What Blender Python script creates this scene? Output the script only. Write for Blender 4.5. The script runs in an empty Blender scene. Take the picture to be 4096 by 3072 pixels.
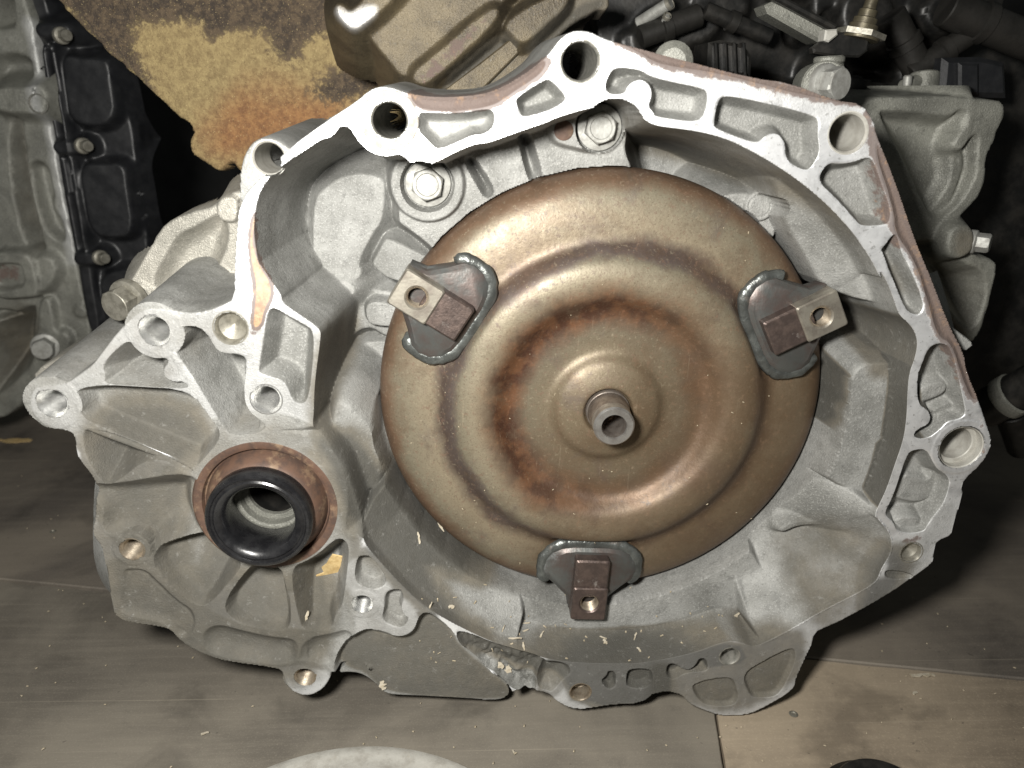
import bpy, math
import numpy as np
from mathutils import Matrix, Vector

# ------------------------------------------------------------------ camera pose (solved from the three lugs of the converter)
F = 3050.0
N = np.array([0.039, -0.350, 0.936]); N /= np.linalg.norm(N)
LY = np.array([0, 1, 0.0]) - N * N[1]; LY /= np.linalg.norm(LY)
LX = np.cross(LY, N)
ZL = -15.0                                   # lug faces sit 15 mm behind the flange face
O = np.array([50.3, -16.7, -391.0]) - ZL * N  # place frame origin, in the camera's frame (mm)
RT = np.stack([LX, LY, N])                   # camera frame -> place frame (rows)
CAM = -RT @ O                                # camera in the place frame (x right, y up, z towards the viewer; mm)

def l2w(p):                                  # place frame (mm) -> world (m, z up)
    p = np.asarray(p, float)
    return np.stack([p[..., 0], -p[..., 2], p[..., 1]], -1) * 0.001

def at(px, py, z):                           # where the sight line through a picture point meets the depth plane z
    px = np.asarray(px, float); py = np.asarray(py, float)
    u = np.stack([(px - 2048) / F, -(py - 1536) / F, -np.ones_like(px)], -1) @ RT.T
    t = (z - CAM[2]) / u[..., 2]
    return CAM + u * t[..., None]

FLOOR_Y = None
sc = bpy.context.scene
cd = bpy.data.cameras.new("camera"); cam = bpy.data.objects.new("camera", cd); sc.collection.objects.link(cam)
cd.sensor_width = 36.0; cd.lens = F / 4096 * 36.0; cd.clip_start = 0.01; cd.clip_end = 50
cd.dof.use_dof = True; cd.dof.focus_distance = 0.40; cd.dof.aperture_fstop = 10.0
cw = l2w(CAM)
M = np.eye(4)
W3 = np.array([[1, 0, 0], [0, 0, -1], [0, 1, 0.0]])   # place axes -> world axes
M[:3, :3] = W3 @ RT; M[:3, 3] = cw
cam.matrix_world = Matrix(M.tolist())
sc.camera = cam

world = bpy.data.worlds.new("World"); sc.world = world; world.use_nodes = True
world.node_tree.nodes["Background"].inputs[0].default_value = (0.95, 1.0, 0.97, 1)
world.node_tree.nodes["Background"].inputs[1].default_value = 0.07

ld = bpy.data.lights.new("hand_lamp", 'AREA'); ld.shape = 'DISK'; ld.size = 0.055; ld.energy = 4.5; ld.color = (1.0, 0.975, 0.925)
lamp = bpy.data.objects.new("hand_lamp", ld); sc.collection.objects.link(lamp)
LP = CAM + RT @ np.array([-74.0, 46.0, 8.0])
ML = M.copy(); ML[:3, 3] = l2w(LP); lamp.matrix_world = Matrix(ML.tolist())

sc.view_settings.view_transform = 'Standard'; sc.view_settings.look = 'None'
sc.view_settings.exposure = 0.0; sc.view_settings.gamma = 1.0
sc.cycles.max_bounces = 6; sc.cycles.diffuse_bounces = 3; sc.cycles.glossy_bounces = 3
sc.cycles.sample_clamp_indirect = 3.0

# ------------------------------------------------------------------ materials
class NT:
    def __init__(s, name):
        s.m = bpy.data.materials.new(name); s.m.use_nodes = True
        s.t = s.m.node_tree; s.b = s.t.nodes["Principled BSDF"]
        s.tc = s.t.nodes.new("ShaderNodeTexCoord").outputs["Object"]
    def put(s, sock, v):
        if hasattr(v, "is_linked") or isinstance(v, bpy.types.NodeSocket): s.t.links.new(v, sock)
        elif isinstance(v, (tuple, list)) and len(v) == 3 and sock.type == 'RGBA': sock.default_value = (*v, 1)
        else: sock.default_value = v
    def noise(s, scale, detail=4, rough=0.55, dist=0.0, vec=None, col=False):
        n = s.t.nodes.new("ShaderNodeTexNoise"); s.put(n.inputs["Vector"], vec or s.tc)
        n.inputs["Scale"].default_value = scale; n.inputs["Detail"].default_value = detail
        n.inputs["Roughness"].default_value = rough; n.inputs["Distortion"].default_value = dist
        return n.outputs["Color" if col else "Fac"]
    def vor(s, scale, vec=None, feature='F1'):
        n = s.t.nodes.new("ShaderNodeTexVoronoi"); n.feature = feature; s.put(n.inputs["Vector"], vec or s.tc)
        n.inputs["Scale"].default_value = scale
        return n.outputs["Distance"]
    def stretch(s, sx, sy, sz, rot=(0, 0, 0)):
        n = s.t.nodes.new("ShaderNodeMapping"); s.put(n.inputs["Vector"], s.tc)
        n.inputs["Scale"].default_value = (sx, sy, sz); n.inputs["Rotation"].default_value = rot
        return n.outputs[0]
    def ramp(s, fac, stops, interp='LINEAR'):
        n = s.t.nodes.new("ShaderNodeValToRGB"); n.color_ramp.interpolation = interp
        s.put(n.inputs[0], fac); e = n.color_ramp.elements
        while len(e) < len(stops): e.new(0.5)
        for q, (p, c) in zip(e, stops):
            q.position = p
            q.color = (c, c, c, 1) if not isinstance(c, (tuple, list)) else (*c, 1)
        return n.outputs[0]
    def sstep(s, fac, a, b):
        n = s.t.nodes.new("ShaderNodeMapRange"); n.interpolation_type = 'SMOOTHSTEP'
        s.put(n.inputs[0], fac); n.inputs[1].default_value = a; n.inputs[2].default_value = b
        return n.outputs[0]
    def math(s, op, a, b=0.0, clamp=False):
        n = s.t.nodes.new("ShaderNodeMath"); n.operation = op; n.use_clamp = clamp
        s.put(n.inputs[0], a); s.put(n.inputs[1], b); return n.outputs[0]
    def mix(s, fac, a, b):
        n = s.t.nodes.new("ShaderNodeMix"); n.data_type = 'RGBA'
        s.put(n.inputs[0], fac); s.put(n.inputs[6], a); s.put(n.inputs[7], b); return n.outputs[2]
    def attr(s, name):
        n = s.t.nodes.new("ShaderNodeAttribute"); n.attribute_name = name
        sp = s.t.nodes.new("ShaderNodeSeparateColor"); s.t.links.new(n.outputs["Color"], sp.inputs[0])
        return sp.outputs[0], sp.outputs[1], sp.outputs[2]
    def bump(s, h, strength=0.3, dist=0.001, prev=None):
        n = s.t.nodes.new("ShaderNodeBump"); n.inputs["Strength"].default_value = strength
        n.inputs["Distance"].default_value = dist; s.put(n.inputs["Height"], h)
        if prev is not None: s.put(n.inputs["Normal"], prev)
        return n.outputs[0]
    def done(s, col, rough, metal, normal=None, spec=None):
        s.put(s.b.inputs["Base Color"], col); s.put(s.b.inputs["Roughness"], rough); s.put(s.b.inputs["Metallic"], metal)
        if normal is not None: s.put(s.b.inputs["Normal"], normal)
        if spec is not None: s.b.inputs["Specular IOR Level"].default_value = spec
        return s.m

MAT = {}
def mat_cast(name, light, dark, machined=(0.94, 0.95, 0.96), metal=0.22, rough=0.66, face_y=None):
    t = NT(name); r, g, b = t.attr("mask")
    if face_y is not None:
        sp = t.t.nodes.new("ShaderNodeSeparateXYZ"); t.put(sp.inputs[0], t.tc)
        r = t.math('MULTIPLY', r, t.sstep(sp.outputs[1], face_y + 0.00055, face_y + 0.0002))
    big = t.noise(28, 5, 0.6); mid = t.noise(210, 5, 0.65); fine = t.noise(1100, 3, 0.6)
    c = t.mix(t.sstep(big, 0.33, 0.68), light, dark)
    c = t.mix(t.math('MULTIPLY', t.sstep(mid, 0.50, 0.74), 0.45), c, tuple(0.55 * x for x in dark))
    c = t.mix(t.math('MULTIPLY', t.sstep(fine, 0.54, 0.66), 0.40), c, tuple(min(1, 1.5 * x) for x in light))
    c = t.mix(t.math('MULTIPLY', t.sstep(t.noise(800, 4, 0.7), 0.54, 0.68), 0.40), c, tuple(0.5 * x for x in dark))
    pits = t.sstep(t.noise(650, 2, 0.5), 0.66, 0.74)
    c = t.mix(t.math('MULTIPLY', pits, 0.5), c, (0.10, 0.10, 0.09))
    # machined skin
    br = t.noise(90, 6, 0.7, 0.6); brush = t.noise(1.0, 4, 0.6, vec=t.stretch(220, 40, 900, (0, 0.5, 0)))
    mc = t.mix(t.sstep(br, 0.42, 0.72), machined, tuple(0.72 * x for x in machined))
    mc = t.mix(t.math('MULTIPLY', t.sstep(t.noise(420, 3, 0.6), 0.60, 0.70), 0.55), mc, (0.30, 0.30, 0.28))
    c = t.mix(r, c, mc)
    # rust, dark tone and baked dirt, with ragged borders
    rg = t.math('ADD', g, t.math('MULTIPLY', t.math('SUBTRACT', t.noise(160, 6, 0.7), 0.5), 1.5))
    rg = t.sstep(t.math('MULTIPLY', rg, t.sstep(g, 0.02, 0.3)), 0.38, 0.62)
    rust = t.mix(t.sstep(t.noise(140, 6, 0.75), 0.52, 0.74), (0.115, 0.080, 0.068), (0.30, 0.18, 0.10))
    rust = t.mix(t.sstep(g, 1.1, 1.5), rust, t.mix(t.sstep(t.noise(130, 6, 0.75), 0.35, 0.62), (0.24, 0.115, 0.05), (0.46, 0.29, 0.15)))
    c = t.mix(t.math('MULTIPLY', rg, 0.88), c, rust)
    gg = t.math('ADD', b, t.math('MULTIPLY', t.math('SUBTRACT', t.noise(55, 6, 0.7), 0.5), 0.8))
    gg = t.math('MULTIPLY', t.sstep(gg, 0.15, 1.0), t.sstep(b, 0.02, 0.4))
    gg = t.math('MULTIPLY', gg, t.math('SUBTRACT', 1.0, t.math('MULTIPLY', t.sstep(r, 0.55, 0.95), 0.9)))
    gcol = t.mix(t.sstep(t.noise(26, 6, 0.7), 0.30, 0.70), (0.088, 0.081, 0.064), (0.150, 0.131, 0.098))
    gcol = t.mix(t.math('MULTIPLY', t.sstep(t.noise(150, 6, 0.75), 0.42, 0.66), 0.5), gcol, (0.070, 0.063, 0.049))
    gcol = t.mix(t.math('MULTIPLY', t.sstep(b, 0.95, 1.7), 0.85), gcol, (0.036, 0.034, 0.027))
    gcol = t.mix(t.math('MULTIPLY', t.sstep(t.noise(230, 6, 0.8), 0.57, 0.68), 0.42), gcol, (0.29, 0.285, 0.265))
    c = t.mix(t.math('MULTIPLY', gg, 0.86), c, gcol)
    dirt_tone = t.math('MAXIMUM', rg, t.math('MULTIPLY', gg, 0.8))
    rr = t.math('ADD', t.math('MULTIPLY', r, 0.49 - rough), rough)
    rr = t.math('ADD', rr, t.math('MULTIPLY', t.math('SUBTRACT', brush, 0.5), 0.10))
    rr = t.math('ADD', rr, t.math('MULTIPLY', dirt_tone, 0.25), True)
    me = t.math('ADD', t.math('MULTIPLY', r, 0.78 - metal), metal)
    me = t.math('MULTIPLY', me, t.math('SUBTRACT', 1.0, t.math('MULTIPLY', dirt_tone, 0.9)))
    hgt = t.math('ADD', t.math('MULTIPLY', fine, 0.7), t.math('MULTIPLY', mid, 0.6))
    hgt = t.math('MULTIPLY', hgt, t.math('SUBTRACT', 1.0, t.math('MULTIPLY', r, 0.90)))
    return t.done(c, rr, me, t.bump(hgt, 0.55, 0.0011))

def mat_steel(name, c1, c2, rough=0.4, metal=0.85, scale=220, bump=0.15, rust=None, rust_amt=0.5):
    t = NT(name)
    c = t.mix(t.sstep(t.noise(scale, 5, 0.65), 0.38, 0.66), c1, c2)
    me = metal
    if rust:
        f = t.math('MULTIPLY', t.sstep(t.noise(scale * 0.6, 6, 0.7), 0.62 - 0.25 * rust_amt, 0.75 - 0.2 * rust_amt), 0.85)
        c = t.mix(f, c, rust); me = t.math('MULTIPLY', t.math('SUBTRACT', 1.0, t.math('MULTIPLY', f, 0.8)), metal)
    r = t.math('ADD', t.math('MULTIPLY', t.math('SUBTRACT', t.noise(scale * 2, 4), 0.5), 0.25), rough)
    return t.done(c, r, me, t.bump(t.noise(scale * 4, 3), bump, 0.0006))

MAT['cast'] = mat_cast("cast_aluminium", (0.325, 0.325, 0.31), (0.185, 0.185, 0.172), face_y=-0.060)
MAT['cover'] = mat_cast("weathered_aluminium", (0.44, 0.42, 0.37), (0.28, 0.27, 0.235), rough=0.58, metal=0.5)
MAT['greycast'] = mat_cast("dull_grey_aluminium", (0.235, 0.235, 0.205), (0.135, 0.135, 0.118), rough=0.48)
MAT['brass'] = mat_cast("oil_stained_casting", (0.125, 0.100, 0.060), (0.050, 0.040, 0.026), rough=0.5, metal=0.3)
MAT['bolt'] = mat_steel("zinc_bolt", (0.36, 0.36, 0.335), (0.25, 0.245, 0.225), 0.55, 0.35)
MAT['oldbolt'] = mat_steel("old_bolt", (0.31, 0.295, 0.25), (0.18, 0.17, 0.14), 0.5, 0.6)
MAT['thread'] = mat_steel("bright_thread", (0.80, 0.80, 0.78), (0.60, 0.60, 0.58), 0.32, 0.9)
MAT['dullthread'] = mat_steel("dull_thread", (0.36, 0.31, 0.24), (0.22, 0.18, 0.135), 0.42, 0.7)
MAT['bore'] = mat_steel("dark_bore", (0.30, 0.29, 0.26), (0.16, 0.16, 0.14), 0.5, 0.5)
MAT['blackplastic'] = mat_steel("black_plastic", (0.010, 0.0105, 0.012), (0.016, 0.0165, 0.018), 0.45, 0.0, 60, 0.2)
MAT['rubber'] = mat_steel("black_rubber", (0.008, 0.008, 0.009), (0.016, 0.016, 0.017), 0.27, 0.0, 120, 0.12)
MAT['rustring'] = mat_steel("rusted_ring", (0.108, 0.062, 0.042), (0.062, 0.040, 0.031), 0.58, 0.08, 130, 0.25, (0.20, 0.135, 0.085), 0.4)
MAT['pale'] = mat_steel("pale_cover", (0.44, 0.43, 0.39), (0.33, 0.315, 0.28), 0.5, 0.1, 120, 0.2, (0.38, 0.35, 0.29), 0.15)
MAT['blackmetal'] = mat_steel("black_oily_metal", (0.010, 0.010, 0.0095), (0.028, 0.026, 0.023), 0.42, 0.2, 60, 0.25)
MAT['lug'] = mat_steel("heat_tinted_lug", (0.095, 0.072, 0.064), (0.135, 0.100, 0.086), 0.42, 0.65, 180, 0.25, (0.24, 0.22, 0.20), 0.1)
MAT['weld'] = mat_steel("blue_grey_weld", (0.085, 0.090, 0.085), (0.150, 0.160, 0.152), 0.36, 0.6, 90, 0.7, (0.10, 0.075, 0.06), 0.2)
MAT['weldplate'] = mat_steel('tinted_lug_plate', (0.11, 0.115, 0.11), (0.10, 0.076, 0.068), 0.40, 0.6, 60, 0.3, (0.20, 0.22, 0.22), 0.2)
MAT['lugpad'] = mat_steel("worn_lug_pad", (0.36, 0.335, 0.28), (0.22, 0.195, 0.165), 0.42, 0.7, 150, 0.15)
MAT['sootpipe'] = mat_steel('sooty_pipe', (0.030, 0.028, 0.025), (0.016, 0.015, 0.013), 0.5, 0.3, 60, 0.3)
MAT['dust'] = mat_steel('dull_dust', (0.42, 0.36, 0.26), (0.30, 0.25, 0.17), 0.9, 0.0, 300, 0.2)
MAT['wood'] = mat_steel("pale_splinter", (0.62, 0.46, 0.22), (0.48, 0.33, 0.14), 0.8, 0.0, 300, 0.3)
MAT['straw'] = mat_steel("dry_straw", (0.46, 0.415, 0.33), (0.35, 0.30, 0.215), 0.7, 0.0, 300, 0.3)

def mat_converter():
    t = NT("heat_tinted_steel")
    sp = t.t.nodes.new("ShaderNodeSeparateXYZ"); t.put(sp.inputs[0], t.tc)
    x, z = sp.outputs[0], sp.outputs[2]
    r = t.math('SQRT', t.math('ADD', t.math('MULTIPLY', x, x), t.math('MULTIPLY', z, z)))
    w = t.math('MULTIPLY', t.math('SUBTRACT', t.noise(38, 5, 0.6), 0.5), 0.020)
    w2 = t.math('MULTIPLY', t.math('SUBTRACT', t.noise(180, 5, 0.7), 0.5), 0.0035)
    rr = t.math('DIVIDE', t.math('ADD', r, t.math('ADD', w, w2)), 0.125)
    tan, olive, brown, purple, red = (0.238, 0.198, 0.136), (0.188, 0.166, 0.118), (0.060, 0.026, 0.015), (0.105, 0.082, 0.073), (0.120, 0.070, 0.040)
    c = t.ramp(rr, [(0.0, (0.15, 0.122, 0.078)), (0.22, (0.165, 0.132, 0.086)), (0.33, (0.145, 0.122, 0.083)), (0.43, (0.13, 0.095, 0.063)), (0.53, tan),
                    (0.62, olive), (0.655, purple), (0.695, (0.070, 0.050, 0.040)), (0.75, tan), (0.87, olive), (0.93, (0.15, 0.095, 0.06)), (1.0, (0.075, 0.045, 0.03))])  # darkest inner stop puts the shade of the step valley into the colour
    # the rust stain lying in the inner recess, heavier on the left and top
    side = t.math('ADD', t.math('MULTIPLY', x, -13.0), t.math('MULTIPLY', z, 6.0))
    stain = t.ramp(rr, [(0.0, 0.0), (0.32, 0.0), (0.40, 1.0), (0.465, 1.0), (0.56, 0.0), (1.0, 0.0)])
    sw = t.sstep(t.math('ADD', side, t.math('MULTIPLY', t.math('SUBTRACT', t.noise(30, 4), 0.5), 1.6)), -0.85, 0.45)
    # blotches of rust, scale and bluing
    b1 = t.sstep(t.noise(19, 6, 0.66, 0.5), 0.47, 0.62)
    c = t.mix(t.math('MULTIPLY', b1, 0.42), c, red)
    b2 = t.sstep(t.noise(26, 6, 0.65, 0.4, vec=t.stretch(1, 1, 1.0, (0.4, 0.2, 1.0))), 0.54, 0.70)
    c = t.mix(t.math('MULTIPLY', b2, 0.65), c, purple)
    sp1 = t.sstep(t.noise(340, 6, 0.75), 0.53, 0.66)
    c = t.mix(t.math('MULTIPLY', sp1, 0.68), c, (0.105, 0.062, 0.040))
    sp2 = t.sstep(t.noise(520, 4, 0.7), 0.57, 0.68)
    c = t.mix(t.math('MULTIPLY', sp2, 0.35), c, (0.36, 0.31, 0.22))
    c = t.mix(t.math('MULTIPLY', stain, t.math('ADD', 0.42, t.math('MULTIPLY', sw, 0.55))), c, t.mix(t.sstep(t.noise(90, 5), 0.4, 0.6), brown, (0.135, 0.062, 0.030)))
    c = t.mix(t.math('MULTIPLY', t.sstep(t.noise(1000, 4, 0.7), 0.52, 0.66), 0.50), c, (0.095, 0.066, 0.042))
    c = t.mix(t.math('MULTIPLY', t.sstep(t.noise(75, 6, 0.75), 0.50, 0.66), 0.38), c, (0.12, 0.088, 0.058))
    scr = t.sstep(t.noise(1.0, 3, 0.6, vec=t.stretch(700, 700, 22, (0.0, 0.6, 0.0))), 0.66, 0.72)
    c = t.mix(t.math('MULTIPLY', scr, 0.22), c, (0.40, 0.34, 0.24))
    # darker, rust-brown tone towards the lower right side
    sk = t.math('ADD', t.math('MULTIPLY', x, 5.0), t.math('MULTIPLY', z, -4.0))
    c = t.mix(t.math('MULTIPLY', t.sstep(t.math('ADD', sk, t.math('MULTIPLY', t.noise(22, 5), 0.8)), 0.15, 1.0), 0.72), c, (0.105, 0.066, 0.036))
    ro = t.math('ADD', t.math('MULTIPLY', t.math('SUBTRACT', t.noise(120, 5, 0.7), 0.5), 0.34), 0.485)
    me = t.math('SUBTRACT', 0.38, t.math('MULTIPLY', sp1, 0.40))
    h = t.math('ADD', t.math('MULTIPLY', t.noise(420, 4, 0.65), 0.5), t.math('MULTIPLY', t.noise(60, 3), 0.7))
    return t.done(c, ro, me, t.bump(h, 0.22, 0.0012))
MAT['converter'] = mat_converter()

def mat_ply(name, a, b, seedrot):
    t = NT(name)
    g = t.noise(1.0, 6, 0.62, 0.5, vec=t.stretch(14, 190, 1, (0, 0, seedrot)))
    big = t.noise(6, 5, 0.6, 0.4); mid = t.noise(45, 6, 0.7); dust = t.noise(900, 2, 0.6)
    c = t.mix(t.sstep(big, 0.35, 0.66), a, b)
    c = t.mix(t.math('MULTIPLY', t.sstep(g, 0.42, 0.70), 0.16), c, tuple(1.35 * q for q in a))
    c = t.mix(t.math('MULTIPLY', t.sstep(mid, 0.54, 0.78), 0.30), c, tuple(0.55 * q for q in b))
    c = t.mix(t.math('MULTIPLY', t.sstep(dust, 0.52, 0.70), 0.22), c, tuple(1.5 * q for q in a))
    c = t.mix(t.math('MULTIPLY', t.sstep(t.noise(300, 3), 0.68, 0.74), 0.45), c, (0.05, 0.045, 0.04))
    oil = t.sstep(t.noise(11, 5, 0.6, 0.6), 0.54, 0.70)
    c = t.mix(t.math('MULTIPLY', oil, 0.45), c, tuple(0.38 * q for q in b))
    sc1 = t.sstep(t.noise(1.0, 2, 0.5, vec=t.stretch(3, 380, 1, (0, 0, seedrot + 0.9))), 0.71, 0.74)
    c = t.mix(t.math('MULTIPLY', sc1, 0.22), c, (0.42, 0.37, 0.29))
    r = t.math('ADD', t.math('MULTIPLY', t.math('SUBTRACT', mid, 0.5), 0.35), 0.56)
    return t.done(c, r, 0.0, t.bump(t.math('ADD', g, mid), 0.15, 0.001))
MAT['ply1'] = mat_ply("trodden_plywood", (0.212, 0.190, 0.154), (0.112, 0.100, 0.083), 0.1)
MAT['ply2'] = mat_ply("trodden_plywood_light", (0.36, 0.297, 0.218), (0.21, 0.172, 0.128), 0.08)
MAT['ply3'] = mat_ply("trodden_plywood_dark", (0.205, 0.178, 0.143), (0.107, 0.094, 0.080), 0.1)

def mat_crust():
    t = NT("yellow_rust_crust"); r, g, b = t.attr("mask")
    n1 = t.noise(30, 6, 0.7); n2 = t.noise(240, 5, 0.75); n3 = t.noise(900, 3, 0.7)
    gold = t.mix(t.sstep(n2, 0.35, 0.65), (0.40, 0.305, 0.145), (0.26, 0.19, 0.09))
    orange = t.mix(t.sstep(n2, 0.35, 0.65), (0.37, 0.195, 0.080), (0.22, 0.108, 0.05))
    brown = t.mix(t.sstep(n2, 0.40, 0.62), (0.055, 0.042, 0.032), (0.135, 0.098, 0.062))
    jit = t.math('MULTIPLY', t.math('SUBTRACT', n1, 0.5), 0.8)
    jit2 = t.math('ADD', jit, t.math('MULTIPLY', t.math('SUBTRACT', n2, 0.5), 0.9))
    c = t.mix(t.sstep(t.math('ADD', g, jit), 0.2, 0.85), gold, orange)
    c = t.mix(t.sstep(t.math('ADD', r, jit2), 0.32, 0.62), c, brown)
    c = t.mix(t.math('MULTIPLY', t.sstep(n3, 0.62, 0.70), 0.7), c, (0.70, 0.55, 0.28))
    c = t.mix(t.math('MULTIPLY', t.sstep(t.noise(700, 3), 0.60, 0.70), 0.6), c, (0.10, 0.065, 0.03))
    return t.done(c, 0.75, 0.0, t.bump(t.math('ADD', t.math('MULTIPLY', n2, 1.0), t.math('MULTIPLY', n3, 0.6)), 0.8, 0.003))
MAT['crust'] = mat_crust()

# ------------------------------------------------------------------ objects
COL = sc.collection
def thing(name, label, cat, loc=(0, 0, 0), group=None, kind=None):
    o = bpy.data.objects.new(name, None); COL.objects.link(o)
    o.location = Vector(l2w(np.array(loc, float)).tolist()); o.empty_display_size = 0.02
    o["label"] = label; o["category"] = cat
    if group: o["group"] = group
    if kind: o["kind"] = kind
    return o

def wloc(o):
    p = np.zeros(3)
    while o is not None:
        p += np.array(o.location); o = o.parent
    return p

def mk(name, V, Fc, mat, parent=None, smooth=True, origin=None, mask=None, sharp=35, force_sharp=None):
    """V in the place frame (mm). One mesh object; its origin is the parent's place (or origin)."""
    V = np.asarray(V, float)
    base = wloc(parent) if parent is not None else np.zeros(3)
    org = l2w(np.array(origin, float)) if origin is not None else base
    W = l2w(V) - org
    me = bpy.data.meshes.new(name)
    if isinstance(Fc, np.ndarray):
        k = Fc.shape[1]; n = Fc.shape[0]
        me.vertices.add(len(W)); me.vertices.foreach_set("co", W.astype(np.float32).ravel())
        me.loops.add(n * k); me.loops.foreach_set("vertex_index", Fc.astype(np.int32).ravel())
        me.polygons.add(n); me.polygons.foreach_set("loop_start", np.arange(0, n * k, k, dtype=np.int32))
        me.update(calc_edges=True)
    else:
        me.from_pydata(W.tolist(), [], [list(map(int, f)) for f in Fc])
    me.polygons.foreach_set("use_smooth", np.full(len(me.polygons), bool(smooth)))
    if mask is not None:
        a = me.color_attributes.new("mask", 'FLOAT_COLOR', 'POINT')
        c = np.ones((len(W), 4), np.float32); c[:, :3] = mask; a.data.foreach_set("color", c.ravel())
    me.materials.append(MAT[mat] if isinstance(mat, str) else mat)
    me.update()
    if smooth and sharp and len(W) < 60000: me.set_sharp_from_angle(angle=math.radians(sharp))
    if force_sharp: me.set_sharp_from_angle(angle=math.radians(force_sharp))
    o = bpy.data.objects.new(name, me); COL.objects.link(o)
    o.location = Vector((org - base).tolist())
    if parent is not None: o.parent = parent
    return o

def frame(axis):
    a = np.array(axis, float); a /= np.linalg.norm(a)
    h = np.array([0, 1, 0.0]) if abs(a[1]) < 0.9 else np.array([1, 0, 0.0])
    u = np.cross(h, a); u /= np.linalg.norm(u); v = np.cross(a, u)
    return u, v, a

def lathe(c, axis, prof, seg=48, closed=False):
    """prof: list of (radius, height along axis)."""
    u, v, a = frame(axis); prof = np.array(prof, float); n = len(prof)
    th = np.linspace(0, 2 * np.pi, seg, endpoint=False)
    ring = np.cos(th)[:, None] * u + np.sin(th)[:, None] * v
    V = np.array(c, float) + prof[None, :, 0, None] * ring[:, None, :] + prof[None, :, 1, None] * a
    V = V.reshape(-1, 3); Q = []
    for i in range(seg):
        j = (i + 1) % seg
        for k in range(n - 1 + (1 if closed else 0)):
            k2 = (k + 1) % n
            Q.append((i * n + k, j * n + k, j * n + k2, i * n + k2))
    return V, np.array(Q)

def join(*parts):
    Vs, Fs, o = [], [], 0
    for V, Fc in parts:
        Vs.append(np.asarray(V, float)); Fs += [[int(i) + o for i in f] for f in Fc]; o += len(V)
    return np.concatenate(Vs), Fs

def prism(poly, z0, z1, bevel=0.0):
    """poly (n,2) in place x,y ; solid between z0 (back) and z1 (front) with a bevelled front edge."""
    P = np.asarray(poly, float); n = len(P)
    if np.sum(P[:, 0] * np.roll(P[:, 1], -1) - np.roll(P[:, 0], -1) * P[:, 1]) < 0: P = P[::-1]
    rings = [(P, z0)]
    if bevel > 0:
        d1 = P - np.roll(P, 1, 0); d2 = np.roll(P, -1, 0) - P
        d1 /= np.linalg.norm(d1, axis=1)[:, None] + 1e-9; d2 /= np.linalg.norm(d2, axis=1)[:, None] + 1e-9
        n1 = np.stack([-d1[:, 1], d1[:, 0]], 1); n2 = np.stack([-d2[:, 1], d2[:, 0]], 1)
        m = n1 + n2; m /= np.maximum((m * n1).sum(1), 0.35)[:, None]
        rings += [(P, z1 - bevel), (P + m * bevel, z1)]
    else: rings += [(P, z1)]
    V = np.concatenate([np.c_[p, np.full(n, z)] for p, z in rings]); Fc = []
    for k in range(len(rings) - 1):
        for i in range(n):
            j = (i + 1) % n; Fc.append((k * n + i, k * n + j, (k + 1) * n + j, (k + 1) * n + i))
    Fc.append(list(range(n))[::-1]); Fc.append([(len(rings) - 1) * n + i for i in range(n)])
    return V, Fc

def hexbolt(name, c, axis, r, h, mat, parent, washer=1.35, dish=True):
    """Flanged hexagon head: washer face and six-sided head with a round chamfered top."""
    u, v, a = frame(axis); c = np.array(c, float)
    Vw, Fw = lathe(c, axis, [(r * 0.9, -2.0), (r * washer, -2.0), (r * washer, 0.08 * h), (r * washer * 0.97, 0.16 * h), (r * 1.0, 0.26 * h), (r * 0.6, 0.27 * h)], 32)
    m = 24; th = np.arange(m) / m * 2 * np.pi + 0.35
    ph = (np.arange(m) / m * 2 * np.pi) % (np.pi / 3) - np.pi / 6
    hexr = math.cos(np.pi / 6) / np.cos(ph) * 1.08            # corner-to-flat radius of a hexagon
    def ring(rad, hh): return [c + rr_ * (math.cos(t) * u + math.sin(t) * v) + hh * a for t, rr_ in zip(th, np.broadcast_to(rad, (m,)))]
    R6 = [ring(r * hexr, 0.2 * h), ring(r * hexr, 0.86 * h), ring(np.minimum(r * hexr, r * 0.955), 0.97 * h), ring(r * 0.90, 1.0 * h), ring(r * 0.74, 1.0 * h), ring(r * 0.68, (0.93 if dish else 1.0) * h), ring(r * 0.3, (0.93 if dish else 1.0) * h)]
    V6 = np.array([p for q in R6 for p in q]); F6 = []
    for k in range(len(R6) - 1):
        for i in range(m):
            j = (i + 1) % m; F6.append((k * m + i, k * m + j, (k + 1) * m + j, (k + 1) * m + i))
    F6.append([(len(R6) - 1) * m + i for i in range(m)])
    V, Fc = join((Vw, Fw), (V6, F6))
    return mk(name, V, Fc, mat, parent, sharp=25)

def bore(name, c, r, depth, mat, parent, thread=True, lip=1.3, axis=(0, 0, 1), bottom=True, pitch=1.25, counter=None):
    """Lining of a hole: chamfered lip, then a plain or threaded wall, then the drilled bottom."""
    prof = [(r + lip, 0.06), (r + lip * 0.55, 0.08), (r, -0.9)]
    if counter: prof = [(counter[0] + 0.5, 0.06), (counter[0], -0.4), (counter[0], -counter[1]), (r + 0.4, -counter[1]), (r, -counter[1] - 0.5)]
    z = prof[-1][1]
    if thread:
        while z > -depth:
            prof += [(r - 0.5, z - pitch * 0.5), (r - 0.02, z - pitch)]; z -= pitch
    prof += [(r - 0.4, -depth)]
    if bottom: prof += [(r * 0.5, -depth - r * 0.3), (0.02, -depth - r * 0.5)]
    V, Fc = lathe(c, axis, prof, 40)
    return mk(name, V, Fc, mat, parent)

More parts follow.
